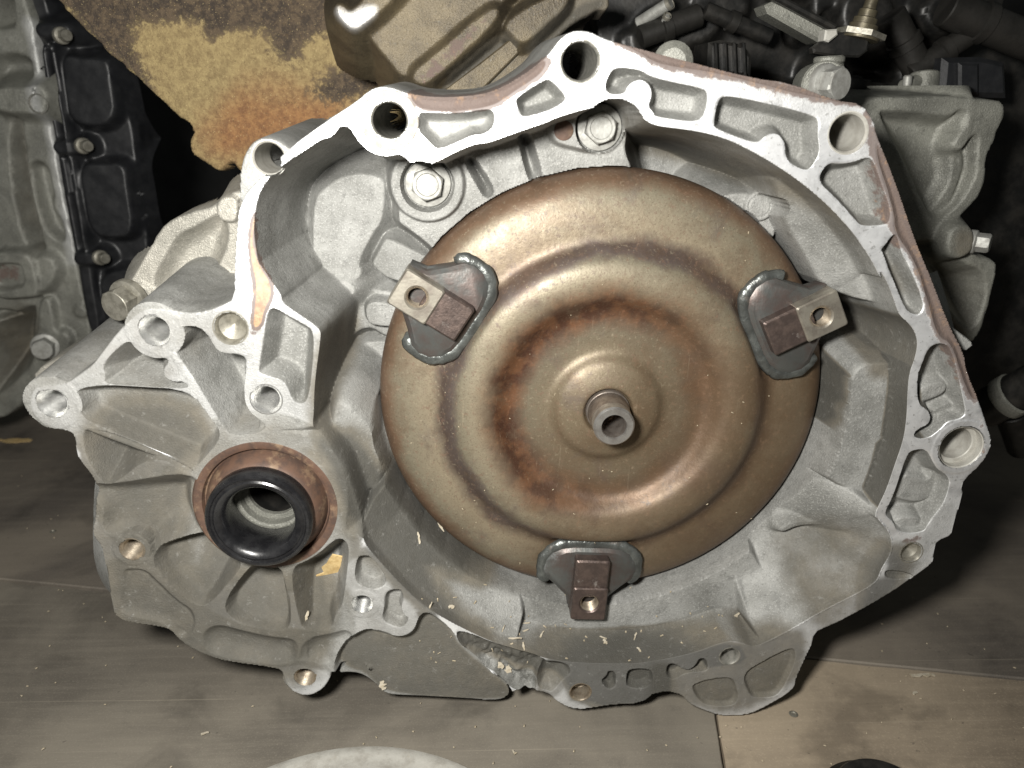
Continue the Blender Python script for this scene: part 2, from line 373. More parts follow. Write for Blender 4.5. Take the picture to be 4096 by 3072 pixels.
# ------------------------------------------------------------------ relief modeller: castings as stacked outlines with drafted walls
def vnoise(X, Y, scale, seed, octaves=3):
    rng = np.random.RandomState(seed); out = np.zeros_like(X); amp = 1.0; tot = 0
    for _ in range(octaves):
        T = rng.rand(64, 64).astype(np.float32) * 2 - 1
        gx = X / scale; gy = Y / scale; ix = np.floor(gx).astype(int); iy = np.floor(gy).astype(int)
        fx = gx - ix; fy = gy - iy; fx = fx * fx * (3 - 2 * fx); fy = fy * fy * (3 - 2 * fy)
        a = T[ix % 64, iy % 64]; b = T[(ix + 1) % 64, iy % 64]; c = T[ix % 64, (iy + 1) % 64]; d = T[(ix + 1) % 64, (iy + 1) % 64]
        out += amp * ((a * (1 - fx) + b * fx) * (1 - fy) + (c * (1 - fx) + d * fx) * fy); tot += amp
        amp *= 0.5; scale *= 0.5
    return out / tot

def chaikin(P, it=2, w=0.25):
    for _ in range(it):
        Q = np.roll(P, -1, 0); P = np.stack([P * (1 - w) + Q * w, P * w + Q * (1 - w)], 1).reshape(-1, 2)
    return P

def sdf(P, X, Y):
    shp = X.shape; x = X.ravel().astype(np.float32); y = Y.ravel().astype(np.float32)
    d2 = np.full(x.shape, 1e12, np.float32); ins = np.zeros(x.shape, bool)
    A = P.astype(np.float32); B = np.roll(A, -1, 0)
    for (ax, ay), (bx, by) in zip(A, B):
        ex, ey = bx - ax, by - ay; L = ex * ex + ey * ey
        if L < 1e-9: continue
        wx = x - ax; wy = y - ay
        t = np.clip((wx * ex + wy * ey) / L, 0, 1)
        dx = wx - ex * t; dy = wy - ey * t
        np.minimum(d2, dx * dx + dy * dy, out=d2)
        if ay != by:
            cnd = (ay > y) != (by > y)
            ins ^= cnd & (wx < ex * wy / ey)
    d = np.sqrt(d2); d[ins] *= -1
    return d.reshape(shp)

def smax(a, b, k):
    if k <= 0: return np.maximum(a, b)
    h = np.clip(0.5 + 0.5 * (a - b) / k, 0, 1)
    return b + (a - b) * h + k * h * (1 - h)

class Relief:
    def __init__(s, step, wob=0.0):
        s.ops = []; s.step = step; s.masks = []; s.wob = wob
    def up(s, P, z, slope=8.0, k=1.0, kt=0.35, it=2, snap=True, mz=None, wob=None, raw=False):
        """raise a body whose front outline (picture points, lying at depth z) is P"""
        s.ops.append(('up', s._poly(P, z, it, raw), z, slope, k, kt, None, snap, s.wob if wob is None else wob)); return s
    def down(s, P, z, top=0.0, slope=6.0, k=2.0, kt=0.35, it=2, snap=True, wob=None, raw=False):
        """sink a pocket to depth z whose rim (lying at depth top) is P"""
        s.ops.append(('dn', s._poly(P, top, it, raw), z, slope, k, kt, top, snap, s.wob if wob is None else wob)); return s
    def _poly(s, P, z, it, raw):
        if raw: return np.asarray(P, float)
        P = np.asarray(P, float).reshape(-1, 2)
        zz = z if not callable(z) else z.z0
        return chaikin(at(P[:, 0], P[:, 1], zz)[:, :2], it)
    def circ(s, c, r, z, kind='up', **kw):
        th = np.linspace(0, 2 * np.pi, 40, endpoint=False)
        P = np.c_[c[0] + r * np.cos(th), c[1] + r * np.sin(th)]
        kw['it'] = 0; kw['raw'] = True
        return s.up(P, z, **kw) if kind == 'up' else s.down(P, z, **kw)
    def rib(s, p0, p1, w, z0, z1, slope=6.0, k=1.5):
        a = at(p0[0], p0[1], z0)[:2]; b = at(p1[0], p1[1], z1)[:2]
        s.ops.append(('rib', a, b, w, z0, z1, slope, k)); return s
    def cone(s, P, region, z0, slope, k=4.0, soft=5.0, zr=0.0):
        """inside outline P (depth 0) let the wall run on as a gentle slope, within region"""
        s.ops.append(('con', s._poly(P, 0, 3, False), s._poly(region, zr, 1, False), z0, slope, k, soft)); return s
    def rough(s, P, z, amp, scale, seed):
        s.ops.append(('rgh', s._poly(P, z, 1, False), amp, scale, seed)); return s
    def mask(s, ch, P, z, soft=0.4, val=1.0, zmin=-1e9, zmax=1e9, it=1, mode='set'):
        s.masks.append((ch, s._poly(P, z, it, False), soft, val, zmin, zmax, mode)); return s
    def build(s, name, outline, zback, mat, parent, margin=None, origin=None, base=-1e4, cutbelow=None, relief_noise=0.0, seed=5, sharp_deg=None):
        pts = np.concatenate([o[1] for o in s.ops if o[0] in ('up',)])
        m = margin if margin is not None else 6.0
        x0, y0 = pts.min(0) - m; x1, y1 = pts.max(0) + m
        nx = int((x1 - x0) / s.step) + 1; ny = int((y1 - y0) / s.step) + 1
        X, Y = np.meshgrid(x0 + np.arange(nx) * s.step, y0 + np.arange(ny) * s.step, indexing='ij')
        X = X.astype(np.float32); Y = Y.astype(np.float32)
        def box(P, pad):
            a, b = P.min(0) - pad, P.max(0) + pad
            i0, j0 = max(0, int((a[0] - x0) / s.step)), max(0, int((a[1] - y0) / s.step))
            i1, j1 = min(nx, int((b[0] - x0) / s.step) + 2), min(ny, int((b[1] - y0) / s.step) + 2)
            return slice(i0, max(i1, i0)), slice(j0, max(j1, j0))
        # pull grid points onto the outlines so edges run clean
        DX = np.zeros_like(X); DY = np.zeros_like(Y); done = np.zeros(X.shape, bool)
        for o in s.ops:
            if o[0] not in ('up', 'dn') or not o[7]: continue
            sl = box(o[1], 2 * s.step); xs, ys = X[sl], Y[sl]
            if xs.size == 0 or min(xs.shape) < 3: continue
            d = sdf(o[1], xs, ys); gx, gy = np.gradient(d, s.step)
            g = np.sqrt(gx * gx + gy * gy) + 1e-6
            near = (np.abs(d) < 0.52 * s.step) & (g > 0.8) & ~done[sl]
            DX[sl][near] = (-d * gx / g)[near]; DY[sl][near] = (-d * gy / g)[near]; done[sl] |= near
        X = X + DX; Y = Y + DY
        H = np.full(X.shape, base, np.float32)
        for o in s.ops:
            if o[0] == 'rib':
                _, a, b, w, z0, z1, slope, k = o
                sl = box(np.array([a, b]), w + 14); xs, ys = X[sl], Y[sl]
                e = b - a; t = np.clip(((xs - a[0]) * e[0] + (ys - a[1]) * e[1]) / (e @ e), 0, 1)
                d = np.sqrt((xs - a[0] - e[0] * t) ** 2 + (ys - a[1] - e[1] * t) ** 2) - w / 2
                hn = z0 + (z1 - z0) * t - slope * smax(d, np.zeros_like(d), 0.6)
                H[sl] = smax(H[sl], hn, k)
            elif o[0] == 'con':
                _, P, Rg, z0, slope, k, soft = o
                sl = box(Rg, soft + 1); xs, ys = X[sl], Y[sl]
                d = sdf(P, xs, ys); e = sdf(Rg, xs, ys); w = np.clip(0.5 - e / (2 * soft), 0, 1); w = w * w * (3 - 2 * w)
                hn = np.where(d < 0, z0 + slope * d, -60.0) - (1 - w) * 70
                H[sl] = smax(H[sl], hn, k)
            elif o[0] == 'rgh':
                _, P, amp, scale, seed = o
                sl = box(P, 2); xs, ys = X[sl], Y[sl]; d = sdf(P, xs, ys)
                w = np.clip(-d / 2.5, 0, 1)
                H[sl] += w * amp * (np.abs(vnoise(xs + 500, ys + 500, scale, seed, 4)) * 2.2 - 0.9)
            else:
                kind, P, z, slope, k, kt, top, snap, wob = o
                pad = 3.0
                if kind == 'up':
                    zz = z if not callable(z) else z.z0
                    pad = min(40.0, abs(zz - zback) / slope + 2)
                else:
                    pad = 4.0
                sl = box(P, pad); xs, ys = X[sl], Y[sl]
                if xs.size == 0: continue
                d = sdf(P, xs, ys)
                if wob: d = d + wob * vnoise(xs + 900, ys + 900, 9.0, 77, 3)
                zv = z(xs, ys) if callable(z) else np.float32(z)
                if kind == 'up':
                    hn = zv - slope * (smax(d, np.zeros_like(d), kt) if kt > 0 else np.maximum(d, 0))
                    if kt > 0: hn = hn + slope * kt * 0.25 * 0
                    H[sl] = np.where(H[sl] < -9e3, np.maximum(H[sl], hn), smax(H[sl], hn, k))
                else:
                    tv = top
                    hn = smax(zv + np.zeros_like(d), tv + slope * (d if kt <= 0 else d), k)
                    hn = np.where(d > 0.5, 1e4, hn)
                    H[sl] = np.minimum(H[sl], hn)
        if relief_noise:
            H = H + relief_noise * vnoise(X + 300, Y + 300, 14.0, seed, 3) * (H > -9e3)
        keep = H > (zback if cutbelow is None else cutbelow)
        Hc = np.maximum(H, zback - 4)
        q = keep[:-1, :-1] | keep[1:, :-1] | keep[:-1, 1:] | keep[1:, 1:]
        if cutbelow is not None: q = keep[:-1, :-1] & keep[1:, :-1] & keep[:-1, 1:] & keep[1:, 1:]
        used = np.zeros(X.shape, bool)
        used[:-1, :-1] |= q; used[1:, :-1] |= q; used[:-1, 1:] |= q; used[1:, 1:] |= q
        idx = np.full(X.shape, -1, np.int64); idx[used] = np.arange(used.sum())
        V = np.stack([X[used], Y[used], Hc[used]], 1)
        Fq = np.stack([idx[:-1, :-1][q], idx[1:, :-1][q], idx[1:, 1:][q], idx[:-1, 1:][q]], 1)
        s.grid = (x0, y0, s.step, H)
        mk_ = np.zeros((used.sum(), 3), np.float32); xv, yv, hv = V[:, 0], V[:, 1], V[:, 2]
        for ch, P, soft, val, zmin, zmax, mode in s.masks:
            a, b = P.min(0) - soft, P.max(0) + soft
            sel = (xv > a[0]) & (xv < b[0]) & (yv > a[1]) & (yv < b[1])
            if not sel.any(): continue
            d = sdf(P, xv[sel], yv[sel]); w = np.clip(0.5 - d / (2 * max(soft, 1e-3)), 0, 1) * val
            w = w * ((hv[sel] >= zmin) & (hv[sel] <= zmax))
            cur = mk_[sel, ch]
            mk_[sel, ch] = np.maximum(cur, w) if mode == 'set' else np.clip(cur - w, 0, 1)
        return mk(name, V, Fq, mat, parent, mask=mk_, origin=origin, sharp=None, force_sharp=sharp_deg)

def on_relief(rel, px, py):
    """the spot on a casting that a picture point shows"""
    x0, y0, st, Hg = rel.grid; z = 0.0
    while z > -100:
        p = at(px, py, z); i, j = int((p[0] - x0) / st), int((p[1] - y0) / st)
        if 0 <= i < Hg.shape[0] and 0 <= j < Hg.shape[1] and Hg[i, j] >= z - 0.3: break
        z -= 0.25
    return at(px, py, z)
ZO = {'F': (0, 0, 0.54003), '1': (0, 0, 1.58), '2': (1300, 0, 1.58), '3': (2600, 0, 1.4786), '4': (0, 1000, 1.58), '5': (1300, 1000, 1.58), '6': (2600, 1000, 1.4786),
      '7': (0, 2022, 1.58), '8': (1300, 2022, 1.58), '9': (2600, 1950, 1.4786), 'A': (1300, 850, 3.687), 'B': (950, 450, 2.765), 'C': (1000, 1200, 2.765),
      'D': (1250, 1700, 2.765), 'E': (3000, 1750, 2.4578), 'G': (3100, 1100, 2.4578), 'P': (0, 0, 1.0)}
def Z(txt):
    """'P 1 2 3 4 | 8 10 20': picture points measured in several enlargements"""
    out = []
    for seg in txt.split('|'):
        q = seg.split(); x0, y0, s = ZO[q[0]]; v = np.array(list(map(float, q[1:]))).reshape(-1, 2)
        out.append(v / s + [x0, y0])
    return np.concatenate(out)
#@@SCENE
# ------------------------------------------------------------------ the gearbox casting
gearbox = thing("gearbox", "large silver-grey bell-mouthed gearbox casing standing on the plywood floor in the middle", "gearbox", (0, -187, -60))

OUT = Z("B 0 1160 20 1050 100 870 250 740 560 400 | 2 0 770 200 640 280 570 350 545 430 555 520 590 650 612 800 615 980 600 1100 560 1200 505 1300 440 1380 375 1430 320 1480 250 1540 205 1600 190 1680 200 1760 240 1850 270"
        "| 3 0 305 230 365 620 465 830 490 1100 595 1260 615 1330 720 1340 790 1450 1060 1560 1390 1670 1659"
        "| 6 1640 100 1770 440 1860 610 1880 720 1950 900 2010 1080 2020 1140 2000 1200 1960 1270 1860 1360 1845 1410 1855 1440 1800 1620"
        "| 9 1780 290 1715 310 1690 340 1680 410 1670 450 1590 510 1400 640 1150 780 1050 825 975 860 960 930 925 1000 900 1060 865 1130 860 1180 800 1230 700 1290 600 1340 520 1350 400 1350 300 1310 250 1290 220 1270 190 1230 100 1205 0 1230"
        "| 8 2080 1190 2000 1250 1820 1260 1700 1280 1620 1290 1540 1280 1450 1230 1430 1200 1350 1170 1210 1170 1180 1180 1110 1235 900 1220 640 1205 500 1200 380 1190 330 1130 250 1070 170 1050 60 1060"
        "| 7 2095 1045 2085 1100 2040 1160 1960 1205 1870 1190 1810 1130 1790 1060 1750 1030 1440 990 1300 950 1180 890 1120 840 1080 790 1000 765 800 740 740 710 710 670 690 520 680 440 660 350 640 260 590 200 585 130 600 90 605 0"
        "| 4 605 1480 580 1430 510 1340 480 1290 475 1200 450 1150 340 1130 270 1100 210 1040 190 970 200 900 235 860 330 850 420 840 480 800 580 730 640 650 740 520 830 430 900 375 980 362 1060 370 1180 395 1300 385 1400 350 1480 310 1480 100")
BELL = Z("B 178 1350 185 1150 210 1000 250 870 340 730 450 620 600 510 760 410 860 340 930 295 1040 270 1100 200 1140 150 1200 148 1250 175 1290 240 1340 320 1400 385 1500 455 1640 485 1700 475 1780 460 1830 475 1900 545 1960 590"
         "| 2 560 1045 620 1055 690 1030 930 910 1030 905 1200 840 1400 775 1470 740 1640 690 1760 665 1870 655 1940 680 2000 740 2070 790 2212 810"
         "| 3 250 770 430 810 600 890 800 1010 960 1130 1100 1260 1220 1400 1320 1550 1370 1659"
         "| 6 1360 110 1420 220 1460 340 1480 390 1540 440 1575 500 1585 560 1570 640 1535 730 1525 850 1520 1000 1500 1130 1450 1270 1400 1420 1340 1540 1335 1580"
         "| 9 1345 180 1370 210 1420 270 1435 340 1420 400 1370 480 1340 560 1240 620 1000 740 880 815 690 915 620 945 570 930 510 910 430 915 250 985 0 1035"
         "| 8 1900 1005 1550 995 1400 970 1300 940 1100 885 850 770 640 650 480 500 370 380 270 270"
         "| D 560 1260 520 1120 480 900 400 600 330 420 200 250 60 80 | C 690 1400 705 1250 710 1000 735 750 785 390 770 330 720 280 560 170 420 80 340 0 | 4 1780 290 1710 190 1650 100 | 1 1630 1659")

H = Relief(0.55, wob=0.22)
WALLZ = -125
H.up(OUT, 0.0, slope=26, k=0.6, kt=0.12, it=1, wob=0.0)
# ear at the upper left, set back from the flange
H.up(Z("B 20 760 25 640 70 500 120 380 190 310 290 270 390 280 480 320 570 385 700 420 600 620 300 800 120 1000 20 1000"), -9, slope=20, k=0.8)
# small tab behind the right edge
H.up(Z("6 1760 430 1800 465 1915 545 1905 575 1860 605 1800 560"), -14, slope=14, k=0.6)
# bell mouth
H.down(BELL, -100, slope=9.0, k=4, kt=0, it=3, wob=0.0)
H.cone(BELL, Z("P 3060 660 3200 680 3420 800 3560 980 3640 1160 3600 1230 3480 1240 3320 1190 3250 1060 3160 920"), -17, 0.7, k=3, soft=3, zr=-15)
H.cone(BELL, Z("P 1400 2200 1560 2420 1800 2600 2050 2700 2150 2480 1950 2200 1750 1950 1600 1850 1530 1960 1430 2060"), -6, 0.95, k=4, soft=4)
H.cone(BELL, Z("P 3640 2080 3680 2220 3580 2420 3300 2580 3080 2700 2960 2500 2960 2250 3200 2000 3420 1940"), -3, 0.85, k=7, soft=6)
# starter chamber floor (upper left)
H.up(Z("B 850 1000 900 900 1060 760 1200 700 1360 680 1500 700 1620 740 1630 900 1600 1200 1480 1350 1330 1659 | A 560 900 440 990 340 1010 200 960 60 930 | C 420 30 300 -60 | B 840 1659 835 1300"), -62, slope=2.0, k=3)
H.up(Z("A 60 1060 200 1020 340 1040 420 1100 440 1180 330 1260 200 1280 60 1240"), -58, slope=1.2, k=6)
# plateau with the case bolts and its slots
H.up(Z("B 1790 760 1800 620 1900 560 | 2 620 1000 900 880 1300 700 1700 560 1880 560 1900 700 1905 860 1890 960 1950 1090 2000 1400 1400 1659 | A 1750 700 1500 440 1300 280 1130 170 1095 120 | B 1790 1050"), -44, slope=4.0, k=2.5)
H.down(Z("2 870 1000 930 980 1000 1080 1065 1190 1055 1235 1010 1245 960 1160"), -60, top=-46, slope=5, k=2.5)
H.down(Z("2 1210 830 1300 850 1330 960 1370 1100 1350 1140 1300 1145 1270 1080 1240 960"), -60, top=-46, slope=5, k=2.5)
bp1 = at(*Z("2 645 1170")[0], -38); bp2 = at(*Z("2 1752 810")[0], -34)
H.circ(bp1[:2], 17.5, -39, slope=5, k=3.5)
H.circ(bp1[:2], 13.2, -47, kind='dn', top=-39, slope=9, k=1)
H.up(Z("2 1430 830 1450 760 1560 740 1700 680 1840 690 1900 760 1890 860 1820 945 1720 960 1560 930 1460 900"), -36, slope=5, k=3.5)
H.circ(bp2[:2], 12.6, -45, kind='dn', top=-36, slope=9, k=1)
# stepped blocks left of the converter
H.up(Z("A 890 390 980 400 1300 560 1600 700 1700 800 1400 1100 1130 1030 900 950 720 800 700 730 800 560"), -60, slope=5, k=2)
H.up(Z("A 560 1120 640 1120 1100 1200 1250 1500 1000 2100 | C 1650 300 1560 440 1290 250 1020 500 1010 430 1100 60"), -68, slope=2.6, k=2.5)
H.up(Z("C 1285 0 1640 60 1700 300 1460 290 1290 255"), -59, slope=4, k=2)
H.up(Z("C 1170 480 1300 470 1580 445 1600 900 1530 860 1350 760 1180 640"), -70, slope=4, k=2)
H.up(Z("C 1135 690 1180 670 1350 790 1540 930 1540 1040 1440 1110 1300 990 1140 810"), -72, slope=4, k=2)
# bulge over the differential
class Tilt:
    def __init__(s, z0, c, gx, gy): s.z0 = z0; s.c = c; s.gx = gx; s.gy = gy
    def __call__(s, X, Y): return s.z0 + s.gx * (X - s.c[0]) + s.gy * (Y - s.c[1])
cb = at(1440, 1800, -20)
H.up(Z("C 960 1060 1110 1100 1300 1340 1400 1500 | D 740 250 785 500 765 690 690 775 600 740 520 680 490 480 400 270 250 120 | C 900 1350"), Tilt(-20, cb, -0.30, 0.06), slope=4.0, k=4, kt=2.5)
# bottom pad and ridges
H.up(Z("9 500 300 700 100 1000 -20 1200 30 1350 190 1440 300 1430 400 1340 580 1150 680 880 830 720 880 620 700 560 500"), -36, slope=1.3, k=5)
H.up(Z("8 700 480 830 300 1100 200 2000 200 | 9 400 250 590 370 630 430 720 600 740 760 620 930 510 900 430 905 250 975 0 1025 | 8 1900 995 1550 985 1400 960 1100 880 850 765 740 690"), -25, slope=3.0, k=2.5)
H.up(Z("9 480 825 640 740 780 670 815 700 800 740 660 800 540 870"), -20, slope=2.6, k=3)
H.up(Z("9 560 890 700 820 860 745 890 760 760 860 620 930"), -13, slope=2.6, k=3)
# lower right hollow with its lumps
H.up(Z("E 290 905 440 825 640 825 760 740 820 700 830 740 760 810 660 850 460 865 330 930"), -26, slope=1.8, k=3)
H.up(Z("E 420 990 520 960 640 990 640 1030 560 1090 470 1120 420 1060"), -27, slope=1.9, k=3)
# right-hand block, ledges and dark pocket above it
H.up(Z("G 750 880 1150 850 1330 870 1310 1100 1300 1400 1270 1659 | E 1480 0 1400 300 1300 500 1230 640 1080 580 730 390 735 300 900 0 | G 700 1400"), -14, slope=4.5, k=2.5, kt=1.2)
H.up(Z("G 590 750 700 690 810 560 790 290 1010 380 1000 480 930 620 740 800 620 810"), -58, slope=3, k=4)
H.up(Z("3 380 1170 520 1140 700 1150 775 1190 745 1330 730 1420 640 1400 500 1250"), -47, slope=4, k=3)
bu = at(*Z("3 651 1216")[0], -45)
H.circ(bu[:2], 7.6, -44.4, slope=6, k=0.4); H.circ(bu[:2], 5.9, -45.6, kind='dn', top=-44.4, slope=6, k=0.4); H.circ(bu[:2], 5.4, -44.2, slope=6, k=0.3)
H.up(Z("E 500 420 560 300 640 330 700 420 640 470 560 470"), -48, slope=2, k=3)

H.circ((0.0, 0.0), 123.8, -84, kind='dn', top=-20, slope=12, k=3, kt=0)
H.down(Z("P 1110 1715 1190 1712 1250 1700 1300 1690 1420 1770 1500 1900 1530 2050 1530 2190 1485 2195 1440 2160 1395 2150 1365 2120 1385 2010 1365 1880 1300 1790 1210 1745 1110 1740"), -7, top=1.0, slope=1.0, k=6, kt=0, snap=False)
# ---- flange pockets
PK = [(Z("2 600 705 700 712 850 715 1000 690 1050 690 1075 720 1070 800 1010 850 930 855 840 900 750 938 700 942 640 880 585 820 590 730"), -11),
      (Z("2 1200 640 1225 605 1380 505 1425 500 1520 600 1522 640 1420 700 1270 742 1235 730"), -11),
      (Z("2 1765 545 1800 455 1850 420 2000 440 | 3 0 450 160 490 320 520 345 560 335 640 320 685 280 722 150 710 30 690 | 2 2080 720 2040 670 2062 620 2060 550 2020 512 1975 505 1920 535 1900 590 1850 600 1790 595"), -11),
      (Z("3 372 740 400 590 450 560 700 610 970 680 1000 720 995 800 1010 900 960 990 920 1012 830 970 800 920 800 850 770 800 725 788 680 810 640 847 560 830 400 765"), -11),
      (Z("3 1060 960 1120 968 1200 960 1290 925 1325 950 1370 1080 1425 1240 1420 1310 1390 1332 1250 1340 1215 1300 1100 1170 1010 1090 1000 1030"), -11),
      (Z("3 1365 1480 1440 1378 1470 1400 | 6 1480 -10 1560 150 1610 280 1620 350 1580 392 1510 355 1440 180 1370 0"), -9),
      (Z("6 1640 590 1700 548 1770 560 1800 640 1830 760 1860 900 1870 970 1830 1000 1760 1010 1700 1080 1640 1118 1570 1115 1556 1085 1600 1050 1645 1030 1660 985 1640 945 1582 912 1580 740 1605 680"), -12),
      (Z("6 1560 1180 1640 1176 1690 1290 1760 1330 1780 1380 1740 1500 1690 1560 | E 1750 850 1720 930 1520 950 1430 900 1410 830 1310 750 1400 600 1540 160"), -12),
      (Z("4 1690 375 1740 362 1830 420 1940 480 1985 520 1980 700 1950 950 1900 980 1845 950 1820 870 1780 820 1700 800 1637 780 1635 740 1665 560"), -14)]
for i, (P, d) in enumerate(PK):
    H.down(P, d, slope=3.2 if i not in (8,) else 2.6, k=2.6, kt=0)
H.up(Z("G 1430 1110 1640 1050 1690 1090 1660 1160 1500 1230 1430 1240"), -7, slope=1.5, k=3)
H.up(Z("G 1540 1330 1700 1260 1790 1260 1790 1320 1620 1380"), -7, slope=1.5, k=3)
H.up(Z("E 1510 360 1620 390 1760 430 1800 320 1860 320 1830 500 1700 640 1460 600 1430 560"), -8, slope=1.5, k=3)
H.up(Z("E 1430 830 1480 790 1640 780 1720 850 1690 930 1520 945"), -4, slope=2, k=2)
# unmachined, sloping outer border of the flange
H.down(Z("2 525 560 640 600 800 605 980 590 1200 500 1380 360 1410 400 1370 470 1290 530 1180 600 1060 680 850 710 700 708 600 695 540 640"), -1.6, slope=0.7, k=0.4, snap=False)
H.down(Z("2 1800 250 | 3 0 290 230 350 620 450 1240 600 1250 640 1000 590 700 520 400 440 100 400 0 365 | 2 2000 350"), -1.6, slope=0.7, k=0.4, snap=False)
H.down(Z("3 1340 800 1460 1060 1570 1390 1680 1659 | 6 1700 230 1790 440 1880 610 1960 880 1900 900 1840 760 1780 560 1700 520 1640 320 1560 60 | 3 1440 1380 1440 1250 1330 930"), -2.2, slope=0.7, k=0.4, snap=False)

class Cone:
    def __init__(s, z0, c, r0, g): s.z0 = z0; s.c = c; s.r0 = r0; s.g = g
    def __call__(s, X, Y): return s.z0 + s.g * (np.sqrt((X - s.c[0]) ** 2 + (Y - s.c[1]) ** 2) - s.r0)
sb = at(1072, 2010, -4)
# ---- differential side (lower left): sunken webs, ribs, bosses
H.down(Z("4 545 1560 560 1470 720 1480 1240 1385 1290 1600 1300 2200 | 7 1340 150 1000 260 970 330 900 350 780 200 690 190 640 130 660 0"), Cone(-15, sb, 41, 0.26), slope=1.2, k=3, kt=0)
H.down(Z("4 520 1150 560 1120 800 1180 1240 1390 1200 1420 960 1290 690 1510 620 1440 530 1290"), Cone(-24, sb, 41, 0.12), slope=2.2, k=3.5)
H.down(Z("4 480 880 640 850 850 862 1200 882 1330 1060 1415 1175 1260 1350 1235 1370 900 1230 565 1090 510 1040 490 950"), Cone(-13, sb, 41, 0.02), slope=3, k=2.5)
H.down(Z("4 770 590 830 575 900 625 1000 668 1060 690 1065 715 1030 755 1040 800 1100 835 1160 828 1210 885 850 862 650 850 665 790 640 725"), -32, slope=2.6, k=3)
H.down(Z("4 1130 490 1180 478 1250 482 1310 530 1360 620 1400 652 1480 655 1545 670 1560 720 1540 900 1560 1000 1620 1060 1690 1110 1640 1160 1500 1170 1435 1160 1290 920 1180 740 1105 650 1130 570"), -30, slope=4, k=4)
H.down(Z("7 960 370 990 262 1100 215 1320 155 1400 250 1540 360 1480 450 1330 625 1250 640 1080 520"), Cone(-19, sb, 41, 0.40), slope=2.6, k=2.5)
H.down(Z("7 1390 640 1570 385 1640 370 1780 390 1800 480 1840 640 1835 790 1700 790 1500 745"), Cone(-20, sb, 41, 0.42), slope=3.0, k=2)
H.down(Z("7 1845 385 1960 340 | 8 0 270 60 215 110 208 150 250 150 330 130 500 110 640 60 700 | 7 2100 790 1920 800 1885 700 1850 540"), Cone(-27, sb, 41, 0.45), slope=3.0, k=2)
H.up(Z("7 1900 720 1960 700 2080 680 2130 720 2080 790 1960 800"), -22, slope=1.5, k=3)
H.down(Z("7 770 420 800 395 920 400 990 470 1120 600 1225 660 1240 760 1200 830 1130 840 1050 740 780 695 745 640 780 530"), -4, slope=1.0, k=3, kt=0)
H.up(Z("7 810 420 900 410 1000 520 1160 640 1225 720 1190 800 1100 730 900 700 790 680 770 580 810 530"), -2.5, slope=1.2, k=3)
H.down(Z("7 1270 840 1300 780 1380 750 1500 780 1700 830 1860 840 1890 900 1870 990 1740 1010 1450 970 1310 930"), -5, slope=0.9, k=3, kt=0)
H.down(Z("7 1920 840 2110 805 2200 780 2250 850 2120 960 2080 1010 1960 985 1880 980"), -4, slope=0.9, k=3, kt=0)
# plate between the two lower pads
H.down(Z("8 60 930 240 765 370 800 480 832 560 800 595 690 650 668 740 730 815 800 850 880 960 960 1020 1030 1110 1090 1190 1165 1195 1260 1110 1300 900 1300 640 1300 500 1290 330 1280 280 1100 240 1085 160 1075 60 1100"), -9, slope=5, k=2)
H.up(Z("8 60 1060 170 1050 250 1070 330 1130 380 1190 500 1200 640 1205 900 1220 1110 1235 1180 1180 1100 1060 600 900 240 900"), -9, slope=26, k=0.3, kt=0.05, wob=0.0)
H.down(Z("8 820 790 900 800 1100 880 1390 960 1400 1000 1330 1060 1350 1170 1200 1180 1100 1090 1000 1000 850 880"), -4, slope=2, k=2, kt=0)
H.rough(Z("8 820 790 900 800 1100 880 1390 960 1400 1000 1330 1060 1340 1190 1200 1180 1100 1090 1000 1000 850 880"), -2, 3.4, 13, 9)
H.down(Z("8 1340 990 1400 975 1540 1000 1560 1060 1500 1100 1440 1180 1400 1170 1330 1150"), -7, slope=1.5, k=3, kt=0)
# pockets in the lower pads
H.down(Z("8 200 330 240 312 290 320 340 385 395 465 370 510 320 532 260 525 180 475"), -8, slope=4, k=2)
H.down(Z("8 380 555 430 528 485 530 500 590 480 640 500 690 535 710 500 770 450 770 355 725 375 640"), -7, slope=4, k=2)
H.down(Z("8 1740 1110 1780 1080 1790 1045 1830 1050 1842 1110 1830 1150 1790 1165"), -5, slope=5, k=1.2)
H.down(Z("8 1900 1100 1910 1045 1950 1030 2040 1030 2075 1060 2070 1130 2010 1160 1910 1150"), -6, slope=5, k=1.2)
H.down(Z("9 95 1080 110 1045 140 1040 180 1065 230 1080 275 1050 290 1010 330 1010 345 1060 330 1090 200 1100 160 1135 110 1130"), -6, slope=5, k=1.2)
H.down(Z("9 540 1100 700 1010 850 935 870 1000 840 1090 780 1200 740 1240 620 1250 580 1220"), -2.6, slope=1.6, k=1.2)
H.down(Z("9 240 1185 270 1155 400 1125 485 1125 510 1160 530 1240 500 1290 400 1300 300 1280"), -2.6, slope=1.6, k=1.2)
H.down(Z("9 1380 520 1400 480 1560 510 1560 540 1420 545"), -2, slope=2, k=1, kt=0)
# seal boss and ribs
H.circ(sb[:2], 38.5, -4, slope=2.0, k=4)
H.rib((905, 1741), (700, 1425), 3.6, -3, 0)
H.rib((790, 1880), (330, 1705), 2.8, -3, -0.3)
H.rib((1060, 1740), (1063, 1650), 6, -4, -1)
H.rib((850, 2440), (985, 2245), 3.4, -7, -4)
H.rib((1185, 2560), (1139, 2265), 3.4, -4, -4)
H.rib((1220, 2690), (1190, 2530), 7, 0, -3)
